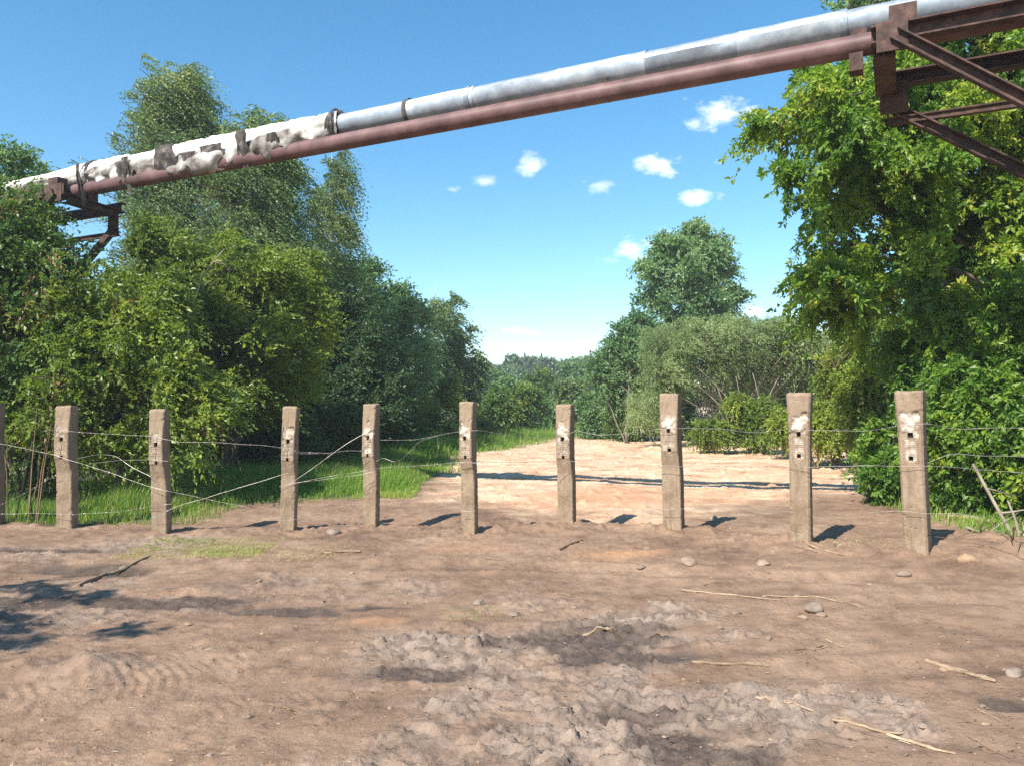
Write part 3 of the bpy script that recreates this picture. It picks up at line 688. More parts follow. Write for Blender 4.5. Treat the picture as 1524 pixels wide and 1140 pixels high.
for a in ((140, .16, 1.9, -.9, .22, .22, 1), (150, .10, .1, -.85, .42, .36, 2), (206, .40, -.15, -.95, .42, .16, 3), (262, .50, .15, -.95, .42, .10, 4), (256, .07, 1.7, -.8, .225, .0, 5),
          (330, .45, -.20, -.95, .42, .10, 6), (382, .22, .1, -.9, .42, .14, 7), (424, .25, -.2, -.9, .42, .10, 9), (500, .10, 1.7, -1.3, .225, .05, 11), (215, .16, .0, -.85, .42, .28, 12), (300, .35, -.3, -.9, .42, .12, 13)):
    scrap(*a)
for q in (262, 312, 430, 478, 506, 203):
    a = apos(q); mb = MB(); thh = np.linspace(0, 2 * math.pi, 30); C_ = [pt(a + .03 * math.sin(t * 1.0), 0, ZS) + .208 * (math.cos(t) * -PN + math.sin(t) * np.array((0, 0, 1.))) for t in thh]
    mb.tube(C_, .006, 4); mb.build('binding_wire', Mrust.m, pipe)

redp = empty('steel_pipe', pt(aI, SR, ZR), 'thin bare red brown steel pipe running just below the silver one', 'pipe', 'pipes crossing over the track')
mb = MB(); pipe_seg(mb, aL - 9, aR, SR, ZR, RR, 60, 36); mb.build('pipe_body', Mred.m, redp, True)
for px in (700, 905, 1110):
    a = apos(px, SR); mb = MB(); pipe_seg(mb, a - .008, a + .008, SR, ZR, RR + .003, 3, 36); mb.build('weld_seam', Mred.m, redp, True)
a = apos(903, SR); mb = MB(); mb.tube([pt(a, SR, ZR + RR - .01), pt(a, SR, ZR + RR + .06)], .014, 8); mb.tube([pt(a, SR, ZR + RR + .055), pt(a, SR, ZR + RR + .075)], .024, 8); mb.build('vent_stub', Mrust.m, redp)

# ------------------------------------------------------------------ pipe supports
def beam(mb, p0, p1, h, wd, up=None, kind='I', t=.012):
    """steel section between two points: h along `up`, wd across"""
    p0 = np.asarray(p0, float); p1 = np.asarray(p1, float); d = p1 - p0; L = np.linalg.norm(d); d /= L
    up = np.array((0, 0, 1.)) if up is None else np.asarray(up, float)
    side = np.cross(d, up); side /= np.linalg.norm(side); up2 = np.cross(side, d); c = (p0 + p1) / 2
    fl = .018
    mb.boxd(c + up2 * (h / 2 - fl / 2), d * L / 2, side * wd / 2, up2 * fl / 2)
    mb.boxd(c - up2 * (h / 2 - fl / 2), d * L / 2, side * wd / 2, up2 * fl / 2)
    off = 0 if kind == 'I' else (wd / 2 - t / 2)
    mb.boxd(c - side * off, d * (L / 2 - .002), side * t / 2, up2 * (h / 2 - fl - .0005))
def rail(n, p0, p1, h, wd, par, up=None, kind='I'):
    mb = MB(); beam(mb, p0, p1, h, wd, up, kind); return mb.build(n, Mrust.m, par)
def support(sign, aN, aB, label, colA):
    """sign +1: extends to the right (a grows); aN, aB = road-side ends of near and back chords"""
    e = empty('pipe_support', pt(colA, .3, 0) * np.array((1, 1, 1)), label, 'pipe support', 'steel supports carrying the pipes')
    zc = 5.55
    for s, a0 in ((-.60, aN), (.70, aB)):
        rail('chord', pt(a0, s, zc), pt(a0 + sign * 4.2, s, zc), .185, .12, e, kind='C')
        ac = colA + (0 if s < 0 else .0)
        # diagonal strut from the end down to the column
        rail('diagonal_brace', pt(a0 + sign * .22, s - .08 if s < 0 else s, zc - .04 if s < 0 else zc - .36), pt(ac, s - .08 if s < 0 else s, (zc - .04 if s < 0 else zc - .36) - abs(ac - a0 - sign * .22) * (.80 if s < 0 else .72)), .13, .10, e, kind='C')
        mb = MB(); mb.boxd(pt(a0 + sign * .2, s - (.065 if s < 0 else .075), zc - (.05 if s < 0 else .24)), PA * .15, PN * .006, np.array((0, 0, .16 if s < 0 else .19))); mb.build('gusset_plate', Mrust.m, e)
        # column: two channels laced
        zt = zc - .09; g = float(hgrid(*[[q] for q in pt(ac, s, 0)[:2]])[0])
        rail('column', pt(ac + sign * .0, s, g - .3), pt(ac, s, zt), .26, .20, e, up=PA)
    for da in (.12, 1.6, 3.2):
        rail('crossbeam', pt(aN + sign * da, -.52, zc - .13), pt(aB + sign * da, .62, zc - .13), .15, .22 if da < .5 else .12, e)
    for s, z_, r in ((0, ZS - RS_, .10), (SR, ZR - RR, .09)):
        for da in (.12, 1.6):
            base = zc - .056; a_ = aN + (aB - aN) * (s + .6) / 1.3 + sign * da
            mb = MB(); mb.boxd(pt(a_, s, (base + z_) / 2), PA * .09, PN * r, np.array((0, 0, (z_ - base) / 2 + .010))); mb.build('saddle', Mrust.m, e)
    rail('tie_beam', pt(aB + sign * .12, .70, zc - .5), pt(colA, .70, zc - .5), .09, .07, e)
    for zz in (1.4, 3.0, 4.4): rail('column_tie', pt(colA, -.5, zz), pt(colA, .6, zz), .09, .07, e)
    return e
eR = support(+1, apos(1297, -.60), apos(1302, .70), 'rusty steel pipe support reaching in from the right edge above the maple', apos(1524, .3) + 1.3)
eL = support(-1, apos(103, -.60), apos(188, .70), 'rusty steel pipe support half buried in the shrubs at left', apos(103, -.60) - 2.6)
# stub brackets clamped on the red pipe, just before the right support
mb = MB(); a = apos(1276, .2)
mb.boxd(pt(a, SR - .02, ZR - RR - .09), PA * .07, PN * .09, np.array((0, 0, .10)))
mb.build('pipe_clamp', Mrust.m, eR)
mb = MB(); mb.boxd(pt(a + .03, -.12, ZS - RS_ - .035), PA * .08, PN * .10, np.array((0, 0, .05))); mb.build('pipe_clamp', Mrust.m, eR)
for a_, s_, e_ in ((apos(1345, -.6), -.56, eR), (apos(82, -.6), -.50, eL)):
    mb = MB(); mb.boxd(pt(a_, s_, 5.55 + .0925 + .09), PA * .13, PN * .10, np.array((0, 0, .087))); mb.build('stool', Mrust.m, e_)

# ------------------------------------------------------------------ vegetation
WIND = np.array((1.0, .15, 0.0))
def unit(v): return v / (np.linalg.norm(v, axis=-1, keepdims=True) + 1e-9)
def leaf_quads(C, D, N, L, Wd, fold=.25):
    """diamond leaves: C base, D axis, N normal (arrays)"""
    S = unit(np.cross(D, N)); N2 = np.cross(S, D)
    L = np.asarray(L)[:, None]; Wd = np.asarray(Wd)[:, None]
    v0 = C; v2 = C + D * L - N2 * L * .15
    m = C + D * L * .45 + N2 * Wd * fold * .5
    V = np.stack([v0, m + S * Wd * .5, v2, m - S * Wd * .5], 1).reshape(-1, 3)
    n = len(C); Q_ = np.arange(4 * n).reshape(n, 4); return V, Q_
def blobs_px(lst, d0):
    """(px, py, rx_px, ry_px[, dd[, ry_m]]) at depth d0"""
    out = []
    for b in lst:
        dd = b[4] if len(b) > 4 else 0; d = d0 + dd; c = P(b[0], b[1], d); rx = b[2] * d / F; rz = b[3] * d / F
        ry = b[5] if len(b) > 5 else max(rx, .6 * rz); out.append((*c, rx, ry, rz))
    return np.array(out)
BR = []   # branch polylines of the latest crown
def crown(blobs, n, rs, shoot=.5, nl=14, ll=.06, lw=.035, droop=.2, wind=.25, up=.4, clump=1.3, thr=.42, shell=.30, lump=.35, compound=0, tshift=0.0, out=.8, spb=15, spread=.26, reach=.22):
    wgt = blobs[:, 3] * blobs[:, 5] + blobs[:, 4] * blobs[:, 5] + blobs[:, 3] * blobs[:, 4]; wgt /= wgt.sum()
    n = n * .78; nb = int(n / spb * 1.9); bi = rs.choice(len(blobs), nb, p=wgt); dr = unit(rs.normal(size=(nb, 3)))
    R = blobs[bi, 3:]; c = blobs[bi, :3]
    rad = 1 - np.abs(rs.normal(size=nb)) * shell + np.abs(rs.normal(size=nb)) * reach * .8; rad = np.clip(rad, .15, 1.45)
    lum = 1 + lump * 1.6 * (vn3(c + dr * R / clump * 1.6 + bi[:, None] * 3.7, 71) - .5)
    E = c + dr * R * (rad * lum)[:, None]
    if nb < 60: thr = .3
    keep = vn3(E / clump * 1.5, 83) * .65 + vn3(E / clump * 3.9, 84) * .35 > thr
    E, dr, R, c = [q[keep][:max(1, int(n / spb))] for q in (E, dr, R, c)]; nb = len(E)
    bl = np.minimum(R.min(1) * rs.uniform(.55, 1.0, nb), shoot * 3.2)       # branch length
    ax = unit(dr * out + np.array((0, 0, up)) * .7 + WIND * wind * .7 + rs.normal(size=(nb, 3)) * .30)
    S0 = E - ax * bl[:, None]; S0[:, 2] -= bl * .10
    n = nb * spb; t = np.tile((np.arange(spb) + .5) / spb, nb); b = np.repeat(np.arange(nb), spb); t = t + rs.uniform(-.03, .03, n)
    sag = (droop * .35 * bl)[b] * t ** 2
    p = S0[b] + (E - S0)[b] * t[:, None]; p[:, 2] -= sag
    lat = rs.normal(size=(n, 3)); lat -= (lat * ax[b]).sum(1)[:, None] * ax[b]; lat = unit(lat)
    p += lat * (bl[b] * spread * (1.15 - t) * rs.uniform(.1, 1, n))[:, None]
    outd = unit(ax[b] * .7 + lat * .75 + np.array((0, 0, up)) * .35 + WIND * wind + rs.normal(size=(n, 3)) * .2)
    L = shoot * rs.uniform(.5, 1.15, n)
    tt = (np.arange(nl) + .5) / nl; tt = tt[None] + rs.uniform(-.03, .03, (n, nl))
    pos = p[:, None] + outd[:, None] * (L[:, None] * tt)[..., None]
    pos[..., 2] -= droop * L[:, None] * tt ** 2 * 1.6; pos += WIND * (wind * .5 * L[:, None] * tt ** 2)[..., None]
    la = outd[:, None] + rs.normal(size=(n, nl, 3)) * .7 + np.array((0, 0, -droop * 1.3)) + WIND * wind * 1.2
    cl = vn3(E / clump * 1.1 + 5, 91) + rs.normal(size=nb) * .10
    tint = np.clip(.02 + .80 * cl[b][:, None] + .12 * (t[:, None] - .5) + rs.normal(size=(n, nl)) * .12 + tshift, 0, 1)
    C = pos.reshape(-1, 3); D = unit(la.reshape(-1, 3)); tint = tint.ravel(); k = len(C)
    if compound:
        C2 = []; D2 = []; T2 = []
        S = unit(np.cross(D, rs.normal(size=D.shape)))
        for q in range(compound):
            if q == 0: C2.append(C + D * ll * 1.0); D2.append(D)
            else:
                sd = 1 if q % 2 else -1; f = .15 + .45 * ((q - 1) // 2); C2.append(C + D * ll * f * 1.1); D2.append(unit(D * .55 + S * sd))
            T2.append(tint)
        C, D, tint = np.concatenate(C2), unit(np.concatenate(D2) + np.array((0, 0, -.25))), np.concatenate(T2); k = len(C)
    N = unit(np.array((0, 0, 1.)) * .8 + rs.normal(size=(k, 3)) * .7 + np.cross(D, rs.normal(size=(k, 3))) * .3)
    s = np.clip(np.exp(rs.normal(size=k) * .30 - .06), .4, 1.55)
    V, Q_ = leaf_quads(C, D, N, ll * s, lw * s)
    BR[:] = [S0, E, ax, bl, c]
    return V, Q_, np.repeat(tint, 4), p, outd, L
def limb(mb, p0, p1, r0, r1, rs, sag=.15, k=5, n=7, bend=None):
    p0 = np.asarray(p0, float); p1 = np.asarray(p1, float); t = np.linspace(0, 1, n)[:, None]; L = np.linalg.norm(p1 - p0)
    mid = (rs.normal(size=3) * .06 * L) + np.array((0, 0, sag * L * .5)) if bend is None else bend
    C = p0 + (p1 - p0) * t + mid * (4 * t * (1 - t)) * .6 + np.concatenate([[[0, 0, 0]], rs.normal(size=(n - 2, 3)) * .012 * L, [[0, 0, 0]]])
    mb.tube(C, r0 + (r1 - r0) * t[:, 0] ** .8, k)
def tree(name, label, cat, blobs, base, lm, bk, n, seed, trunk_r=.09, group=None, top=None, twigs=60, stems=1, dry=0, vis_limbs=1.0, lean=None, cr2=None, **kw):
    rs = np.random.RandomState(seed)
    base = np.array(base, float); base[2] = float(hgrid([base[0]], [base[1]])[0]) - .08
    e = empty(name, base, label, cat, group)
    V, Q_, T, p, od, L = crown(blobs, n, rs, **kw); BRK = list(BR); droop_ = kw.get('droop', .2)
    gz = hgrid(V[:, 0], V[:, 1]); V[:, 2] = np.maximum(V[:, 2], gz + .02)
    o = mesh_np('crown', V, Q_, LM[lm], None, False, {'tint': T}); unparent_offset(o, e)
    if dry:
        V, Q_, T, *_ = crown(cr2 if cr2 is not None else blobs, dry, rs, shoot=.35, nl=10, ll=.07, lw=.03, droop=1.2, wind=0, up=-.3, shell=.15, clump=.8, thr=.5, spb=6)
        o = mesh_np('dry_foliage', V, Q_, LM['dry'], None, False, {'tint': T}); unparent_offset(o, e)
    mb = MB()
    order = np.argsort(blobs[:, 2]); topb = blobs[order[-1], :3] if top is None else np.array(top)
    for s in range(stems):
        b0 = base + np.array((rs.uniform(-.25, .25), rs.uniform(-.25, .25), 0)) * (stems > 1)
        tp = topb if s == 0 else blobs[rs.randint(len(blobs)), :3] + rs.normal(size=3) * .3
        n_ = 9; t = np.linspace(0, 1, n_)[:, None]; C = b0 + (tp - b0) * t + rs.normal(size=(n_, 3)) * .05 * np.array((1, 1, 0)) * np.linalg.norm(tp - b0) * .12
        C[0] = b0
        C[:, :2] += ((topb - base)[:2] * -.25) * (np.sin(t * math.pi) * .5) if s == 0 else 0
        rad = trunk_r * (1 - .85 * t[:, 0]) * (1 if s == 0 else .6); mb.tube(C, rad, 8, jit=.05, rs=rs)
        for bb in blobs if s == 0 else blobs[rs.randint(0, len(blobs), 2)]:
            zt = np.clip((bb[2] - b0[2]) / max(.1, (tp - b0)[2]) * .75, .12, .9); q = np.array([np.interp(zt, t[:, 0], C[:, k]) for k in range(3)])
            limb(mb, q, bb[:3], trunk_r * (1 - .8 * zt) * .6, trunk_r * .14, rs)
    # boughs that carry the leaf sprays
    S0, E, ax, bl, cc_ = BRK; nbr = min(len(E), 900)
    r_b = max(.005, trunk_r * .06); mb2 = mb if name == 'bush' else MB()
    for k in rs.choice(len(E), nbr, replace=False):
        d_ = bl[k] * droop_ * .35
        q0 = cc_[k] * .8 + S0[k] * .2
        mb2.tube([q0, S0[k], (S0[k] + E[k]) / 2 + np.array((0, 0, -d_ * .25)), E[k] + np.array((0, 0, -d_)) + ax[k] * .1], [r_b * 1.5, r_b * 1.25, r_b * .8, r_b * .25], 4, cap=False)
    mb.build('trunk', BK[bk], e, True); name == 'bush' or mb2.build('boughs', BK['pale' if lm == 'willow' else 'dull'], e)
    return e
def gb(px, d, py=700): a, _ = ray(px, py); return (a * d, d, 0)

# --- left side, near to far
tree('maple_bush', 'dense dark green shrub mass swallowing the left pipe support at the left edge', 'shrub',
     blobs_px([(20, 330, 60, 48, .3, 1.0), (60, 385, 55, 46, 0, 1.0), (0, 430, 90, 80, 0, 1.3), (80, 480, 85, 80, 0, 1.2), (20, 570, 90, 80, .2, 1.3), (60, 640, 70, 70, .6, .8), (-40, 660, 60, 70, .4, .9), (-60, 380, 90, 90, 0, 1.3)], 13.2),
     gb(40, 13.2), 'shrub', 'grey', 9000, 11, .10, twigs=160, dry=420, shoot=.5, nl=13, ll=.072, lw=.042, droop=.3, wind=.15, up=.7, clump=.7, thr=.45, stems=4, lump=.6, tshift=.0, reach=.45, spread=.2)
tree('maple_bush', 'shrub with yellow leafy sprays and brown seed clusters between the two leftmost whole posts', 'shrub',
     blobs_px([(150, 560, 70, 70, 0, .9), (200, 500, 60, 70, .2, .9), (250, 570, 55, 65, .1, .8), (130, 475, 50, 45, .3, .8), (285, 610, 42, 42, -.1, .6), (150, 640, 55, 40, .2, .6), (240, 650, 40, 40, 0, .5), (225, 455, 40, 40, .6, .8)], 12.9),
     gb(190, 13.0), 'yellow', 'grey', 7500, 12, .07, twigs=150, dry=300, shoot=.45, nl=13, ll=.074, lw=.042, droop=.35, wind=.15, up=.6, clump=.65, thr=.46, stems=4, lump=.6, tshift=-.12, reach=.45, spread=.2)
tree('maple_tree', 'small leafy tree top poking over the white pipe at the left edge', 'tree',
     blobs_px([(30, 250, 34, 30, 0, 1.0), (5, 290, 45, 40, 0, 1.2), (50, 285, 30, 30, 0, 1.0), (-30, 330, 70, 70, 0, 1.5)], 19.5),
     gb(10, 19.5), 'aspen', 'grey', 2200, 13, .11, twigs=50, shoot=.6, nl=13, ll=.085, lw=.055, droop=.3, clump=1.2, thr=.45)
tree('birch_tree', 'tallest birch, its rounded grey green top rising above the white pipe', 'tree',
     blobs_px([(290, 128, 30, 30, 0, 1.0), (262, 150, 46, 34, 0, 1.3), (235, 185, 34, 45, 0, 1.2), (285, 190, 42, 40, 0, 1.3), (245, 240, 48, 45, 0, 1.4), (300, 235, 30, 40, 0, 1.2), (235, 310, 50, 50, 0, 1.6), (270, 370, 60, 55, 0, 1.6), (220, 430, 50, 60, 0, 1.5)], 24.0),
     gb(262, 24), 'birch', 'birch', 14500, 14, .13, group='birches behind the pipe', top=P(285, 110, 24), twigs=120, shoot=.70, nl=15, ll=.068, lw=.042, droop=.65, wind=.75, up=.3, clump=1.0, thr=.47, lump=.6, out=.6, reach=.42, tshift=.04)
tree('birch_tree', 'second birch from the left, its crown crossed by the white pipe', 'tree',
     blobs_px([(385, 185, 28, 22, 0, .9), (360, 205, 34, 24, 0, 1.0), (390, 230, 34, 30, 0, 1.1), (400, 275, 34, 34, 0, 1.2), (350, 290, 45, 50, 0, 1.3), (395, 330, 45, 42, 0, 1.4), (340, 370, 50, 50, 0, 1.4), (420, 390, 48, 50, 0, 1.4)], 22.0),
     gb(365, 22), 'birch', 'birch', 12500, 15, .12, group='birches behind the pipe', top=P(372, 168, 22), twigs=120, shoot=.70, nl=15, ll=.066, lw=.040, droop=.6, wind=.75, up=.3, clump=1.0, thr=.47, lump=.6, out=.6, reach=.42, tshift=.04)
tree('birch_tree', 'thin birch with hanging sprays standing alone against the sky right of the others', 'tree',
     blobs_px([(502, 245, 16, 20, 0, .5), (492, 285, 18, 26, 0, .6), (508, 335, 13, 26, 0, .5), (465, 325, 17, 30, 0, .6), (478, 375, 28, 30, 0, .9), (470, 430, 38, 42, 0, 1.1), (500, 400, 24, 34, 0, .9)], 26.0),
     gb(480, 26), 'birch', 'birch', 5200, 16, .10, group='birches behind the pipe', top=P(497, 228, 26), twigs=80, shoot=.7, nl=14, ll=.07, lw=.04, droop=1.0, wind=.6, up=.1, clump=.7, thr=.45, lump=.65, out=.5, tshift=.02, reach=.5)
tree('goat_willow', 'broad leafy tree with a bare pale leaning stem, left of centre below the birches', 'tree',
     blobs_px([(232, 370, 24, 50, .6, .8), (290, 400, 30, 50, .2, .9), (345, 395, 26, 50, 0, .9), (400, 410, 30, 52, 0, .9), (448, 425, 18, 42, .6, .7), (250, 470, 48, 50, 0, 1.1), (330, 480, 46, 44, 0, 1.2), (410, 490, 48, 44, 0, 1.2), (300, 560, 60, 48, .3, 1.2), (380, 570, 56, 44, .3, 1.2), (440, 540, 30, 44, .3, .9), (465, 480, 14, 26, .5, .6)], 17.0),
     gb(340, 17.2), 'yellow', 'grey', 12500, 17, .11, twigs=160, shoot=.5, nl=13, ll=.085, lw=.046, droop=.3, wind=.45, up=.9, clump=.8, thr=.46, stems=3, lump=.55, tshift=-.12, spread=.2, reach=.35)
mb = MB(); rs = np.random.RandomState(3)
C_ = [P(x, y, 15.55) for x, y in ((270, 640), (282, 540), (279, 475), (292, 440), (302, 410), (318, 390), (334, 371))]; mb.tube(C_, np.linspace(.03, .011, 7), 6, jit=.05, rs=rs)
for q in ((3, 318, 430), (4, 322, 405), (5, 340, 395)): mb.tube([C_[q[0]], P(q[1], q[2], 15.5)], [.008, .003], 4)
o = mb.build('bare_stem', BK['pale']); o2 = empty('dead_sapling', P(270, 640, 15.55) * np.array((1, 1, 0)), 'bare pale sapling stem leaning right against the green tree', 'sapling'); unparent_offset(o, o2); o.name = 'stem'
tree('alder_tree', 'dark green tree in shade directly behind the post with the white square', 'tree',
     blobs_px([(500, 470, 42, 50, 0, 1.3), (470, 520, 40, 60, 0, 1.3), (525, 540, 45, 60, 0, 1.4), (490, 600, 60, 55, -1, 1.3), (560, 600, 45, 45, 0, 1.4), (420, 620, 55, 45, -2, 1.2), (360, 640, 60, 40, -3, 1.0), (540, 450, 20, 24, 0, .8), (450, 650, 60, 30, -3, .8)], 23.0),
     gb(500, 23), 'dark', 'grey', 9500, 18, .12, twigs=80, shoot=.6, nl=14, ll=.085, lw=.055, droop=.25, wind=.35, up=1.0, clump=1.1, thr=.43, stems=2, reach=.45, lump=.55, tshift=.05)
tree('aspen_tree', 'grey green aspen rising behind the dark tree, left of the centre gap', 'tree',
     blobs_px([(520, 400, 12, 18, 0, .7), (545, 415, 14, 22, 0, .8), (560, 445, 22, 26, 0, 1.0), (590, 440, 12, 22, 0, .7), (575, 490, 34, 36, 0, 1.3), (600, 520, 30, 45, 0, 1.3), (550, 500, 30, 40, 0, 1.2), (590, 580, 45, 45, 0, 1.6), (615, 480, 14, 26, 0, .8)], 30.0),
     gb(570, 30), 'aspen', 'grey', 5600, 19, .12, group='trees behind the left verge', twigs=70, shoot=.8, nl=14, ll=.10, lw=.06, droop=.2, wind=.25, up=1.4, clump=1.1, thr=.46, tshift=-.02, reach=.55, lump=.5, spread=.18)
tree('birch_tree', 'pointed young birch left of the centre gap, tallest of the far pair', 'tree',
     blobs_px([(646, 442, 9, 16, 0, .6), (642, 470, 17, 22, 0, .9), (640, 510, 24, 32, 0, 1.3), (645, 560, 28, 36, 0, 1.5), (630, 600, 30, 34, 0, 1.5)], 38.0),
     gb(642, 38), 'birch', 'birch', 3000, 20, .12, group='trees behind the left verge', top=P(646, 428, 38), twigs=40, shoot=.8, nl=14, ll=.11, lw=.065, droop=.6, wind=.4, clump=1.2, thr=.43, tshift=-.1)
tree('birch_tree', 'slim birch at the right end of the left tree row, beside the sky gap', 'tree',
     blobs_px([(672, 452, 8, 16, 0, .6), (674, 485, 15, 24, 0, .9), (682, 530, 20, 34, 0, 1.2), (702, 500, 8, 24, 0, .6), (700, 545, 14, 30, 0, 1.0), (690, 590, 26, 36, 0, 1.5)], 40.0),
     gb(682, 40), 'birch', 'birch', 2900, 21, .11, group='trees behind the left verge', top=P(672, 438, 40), twigs=40, shoot=.8, nl=14, ll=.11, lw=.065, droop=.6, wind=.4, clump=1.2, thr=.43, tshift=-.08)
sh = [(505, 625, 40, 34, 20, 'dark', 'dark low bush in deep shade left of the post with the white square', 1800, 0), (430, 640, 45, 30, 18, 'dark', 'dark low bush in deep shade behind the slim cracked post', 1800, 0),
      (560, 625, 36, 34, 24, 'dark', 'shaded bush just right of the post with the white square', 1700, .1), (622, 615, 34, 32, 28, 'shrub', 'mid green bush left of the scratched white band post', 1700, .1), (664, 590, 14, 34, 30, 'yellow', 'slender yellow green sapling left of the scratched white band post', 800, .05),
      (735, 605, 26, 36, 36, 'shrub', 'bright green bush right of the scratched white band post', 1700, .15), (715, 640, 26, 20, 33, 'yellow', 'low yellowish scrub right behind the scratched white band post', 900, .0),
      (775, 600, 30, 32, 42, 'shrub', 'rounded green bush in the middle gap, below the spruces', 1700, .2), (815, 612, 26, 26, 46, 'aspen', 'pale bush just left of the broken scar post', 1400, .0),
      (745, 575, 28, 26, 55, 'aspen', 'taller hazy green bush in the middle gap at its left end', 1500, -.05), (800, 572, 30, 24, 60, 'shrub', 'hazy green bush beneath the far spruces', 1500, .2),
      (850, 590, 28, 34, 44, 'willow', 'silvery willow bush behind the broken scar post', 1700, -.1), (890, 610, 26, 32, 36, 'aspen', 'leafy green bush right of the broken scar post', 1700, -.1),
      (925, 625, 28, 24, 33, 'shrub', 'low green bush left of the pale scratched post', 1500, .15), (855, 556, 20, 22, 70, 'aspen', 'small distant tree at the right of the middle gap', 1000, -.1)]
for k, (px, py, rx, ry, d, lm, lab, n, ts) in enumerate(sh):
    rs = np.random.RandomState(300 + k); bl = [(px, py, rx * .8, ry * .75)]
    for _ in range(5): bl.append((px + rs.uniform(-.6, .6) * rx, py + rs.uniform(-.35, .45) * ry, rx * rs.uniform(.3, .55), ry * rs.uniform(.35, .6)))
    bl.append((px, 640, rx * .9, 14))
    tree('bush', lab, 'bush', blobs_px(bl, d), gb(px, d), lm, 'grey', n, 400 + k, .04, 'bushes along the edge of the clearing', twigs=25, shoot=.02 * d, nl=13, ll=.0028 * d + .02, lw=.0017 * d + .012, droop=.3, up=.8, wind=.25, clump=.035 * d, thr=.42, stems=3, tshift=ts - .02)

# far wood: mixed trees copied from a few prototypes
def copy_tree(src, loc, sc, rz, label=None):
    c = src.copy(); COL.objects.link(c); c.location = loc; c.scale = (sc[0], sc[0], sc[1]); c.rotation_euler = (0, 0, rz)
    if label: c['label'] = label
    for ch in src.children:
        q = ch.copy(); COL.objects.link(q); q.parent = c
    return c
def spruce(seed, label):
    rs = np.random.RandomState(seed); e = empty('spruce_tree', (0, 0, 0), label, 'tree', 'trees of the distant wood')
    Hs = 10.0; n = 3600; z = rs.uniform(.1, 1, n); lay = np.floor(z * 16) / 16; a = rs.uniform(0, 2 * math.pi, n)
    R = (1 - z) * 1.9 * (.6 + .4 * vn2(a * 1.3, lay * 40, seed)) * rs.uniform(.35, 1, n); C = np.stack([R * np.cos(a), R * np.sin(a), z * Hs - R * .25], 1)
    D = unit(np.stack([np.cos(a), np.sin(a), np.full(n, -.25)], 1) + rs.normal(size=(n, 3)) * .25)
    V, Q_ = leaf_quads(C, D, unit(rs.normal(size=(n, 3)) + np.array((0, 0, 1.5))), (.12 + .5 * (1 - z)), (.08 + .2 * (1 - z)))
    o = mesh_np('crown', V, Q_, LM['far'], e, False, {'tint': np.repeat(rs.uniform(0, .5, n), 4)})
    mb = MB(); mb.tube([(0, 0, -.3), (0, 0, 9.8)], [.16, .02], 7); mb.build('trunk', BK['grey'], e, True); return e
def broad(seed, label):
    rs = np.random.RandomState(seed); e = empty('birch_tree', (0, 0, 0), label, 'tree', 'trees of the distant wood')
    bl = np.array([(0, 0, 5, 2, 2, 3.2), (.8, .3, 7.6, 1.3, 1.3, 1.6), (-.7, -.4, 7.0, 1.2, 1.2, 1.6), (.2, 0, 8.8, .8, .8, 1.1), (0, 0, 2.5, 2.0, 2.0, 2.2)])
    V, Q_, T, *_ = crown(bl, 700, rs, shoot=1.0, nl=9, ll=.30, lw=.19, droop=.3, up=.6, clump=2, thr=.4)
    mesh_np('crown', V, Q_, LM['far'], e, False, {'tint': T})
    mb = MB(); mb.tube([(0, 0, -.3), (.1, 0, 4), (.2, 0, 9)], [.15, .10, .02], 7); mb.build('trunk', BK['birch'], e, True); return e
S1 = spruce(1, 'x'); S2 = spruce(2, 'x'); B1 = broad(3, 'x'); B2 = broad(4, 'x')
protos = [S1, S2, B1, B2]; used = set(); rs = np.random.RandomState(77)
def place(pr, px, pyt, d, label, ws=1.0):
    p = P(px, pyt, d); Hh = p[2] - .2; base = 10.0 if pr in (0, 1) else 9.0; s = Hh / base
    src = protos[pr]; loc = (p[0], d, .2); sc = (s * ws, s); rz = rs.uniform(0, 6.28)
    if pr not in used:
        used.add(pr); src.location = loc; src.scale = (sc[0], sc[0], sc[1]); src.rotation_euler = (0, 0, rz); src['label'] = label
    else: copy_tree(src, loc, sc, rz, label)
place(0, 781, 525, 150, 'left of the two pointed spruces rising over the far wood'); place(1, 806, 526, 150, 'right of the two pointed spruces rising over the far wood')
for k in range(60):
    px = 685 + k * 4.1 + rs.uniform(-3, 3); d = rs.uniform(95, 170); pyt = 536 + rs.uniform(-6, 8) + (4 if px < 740 else 0)
    pr = rs.choice([0, 1, 2, 3], p=[.3, .25, .25, .2])
    place(pr, px, pyt, d, ('narrow pointed spruce' if pr < 2 else 'round crowned tree') + ' in the hazy far wood seen through the middle gap', .9)
# more wood beyond the clearing to both sides, showing through gaps between the nearer trees
for k in range(40):
    left = k % 2 == 0; px = rs.uniform(-150, 680) if left else rs.uniform(910, 1650); d = rs.uniform(48, 90)
    pr = rs.choice([0, 1, 2, 3], p=[.15, .15, .35, .35])
    place(pr, px, rs.uniform(500, 535), d, ('spruce' if pr < 2 else 'broadleaf tree') + (' deep in the wood behind the left hand trees' if left else ' deep in the wood behind the right hand trees'), 1.5)

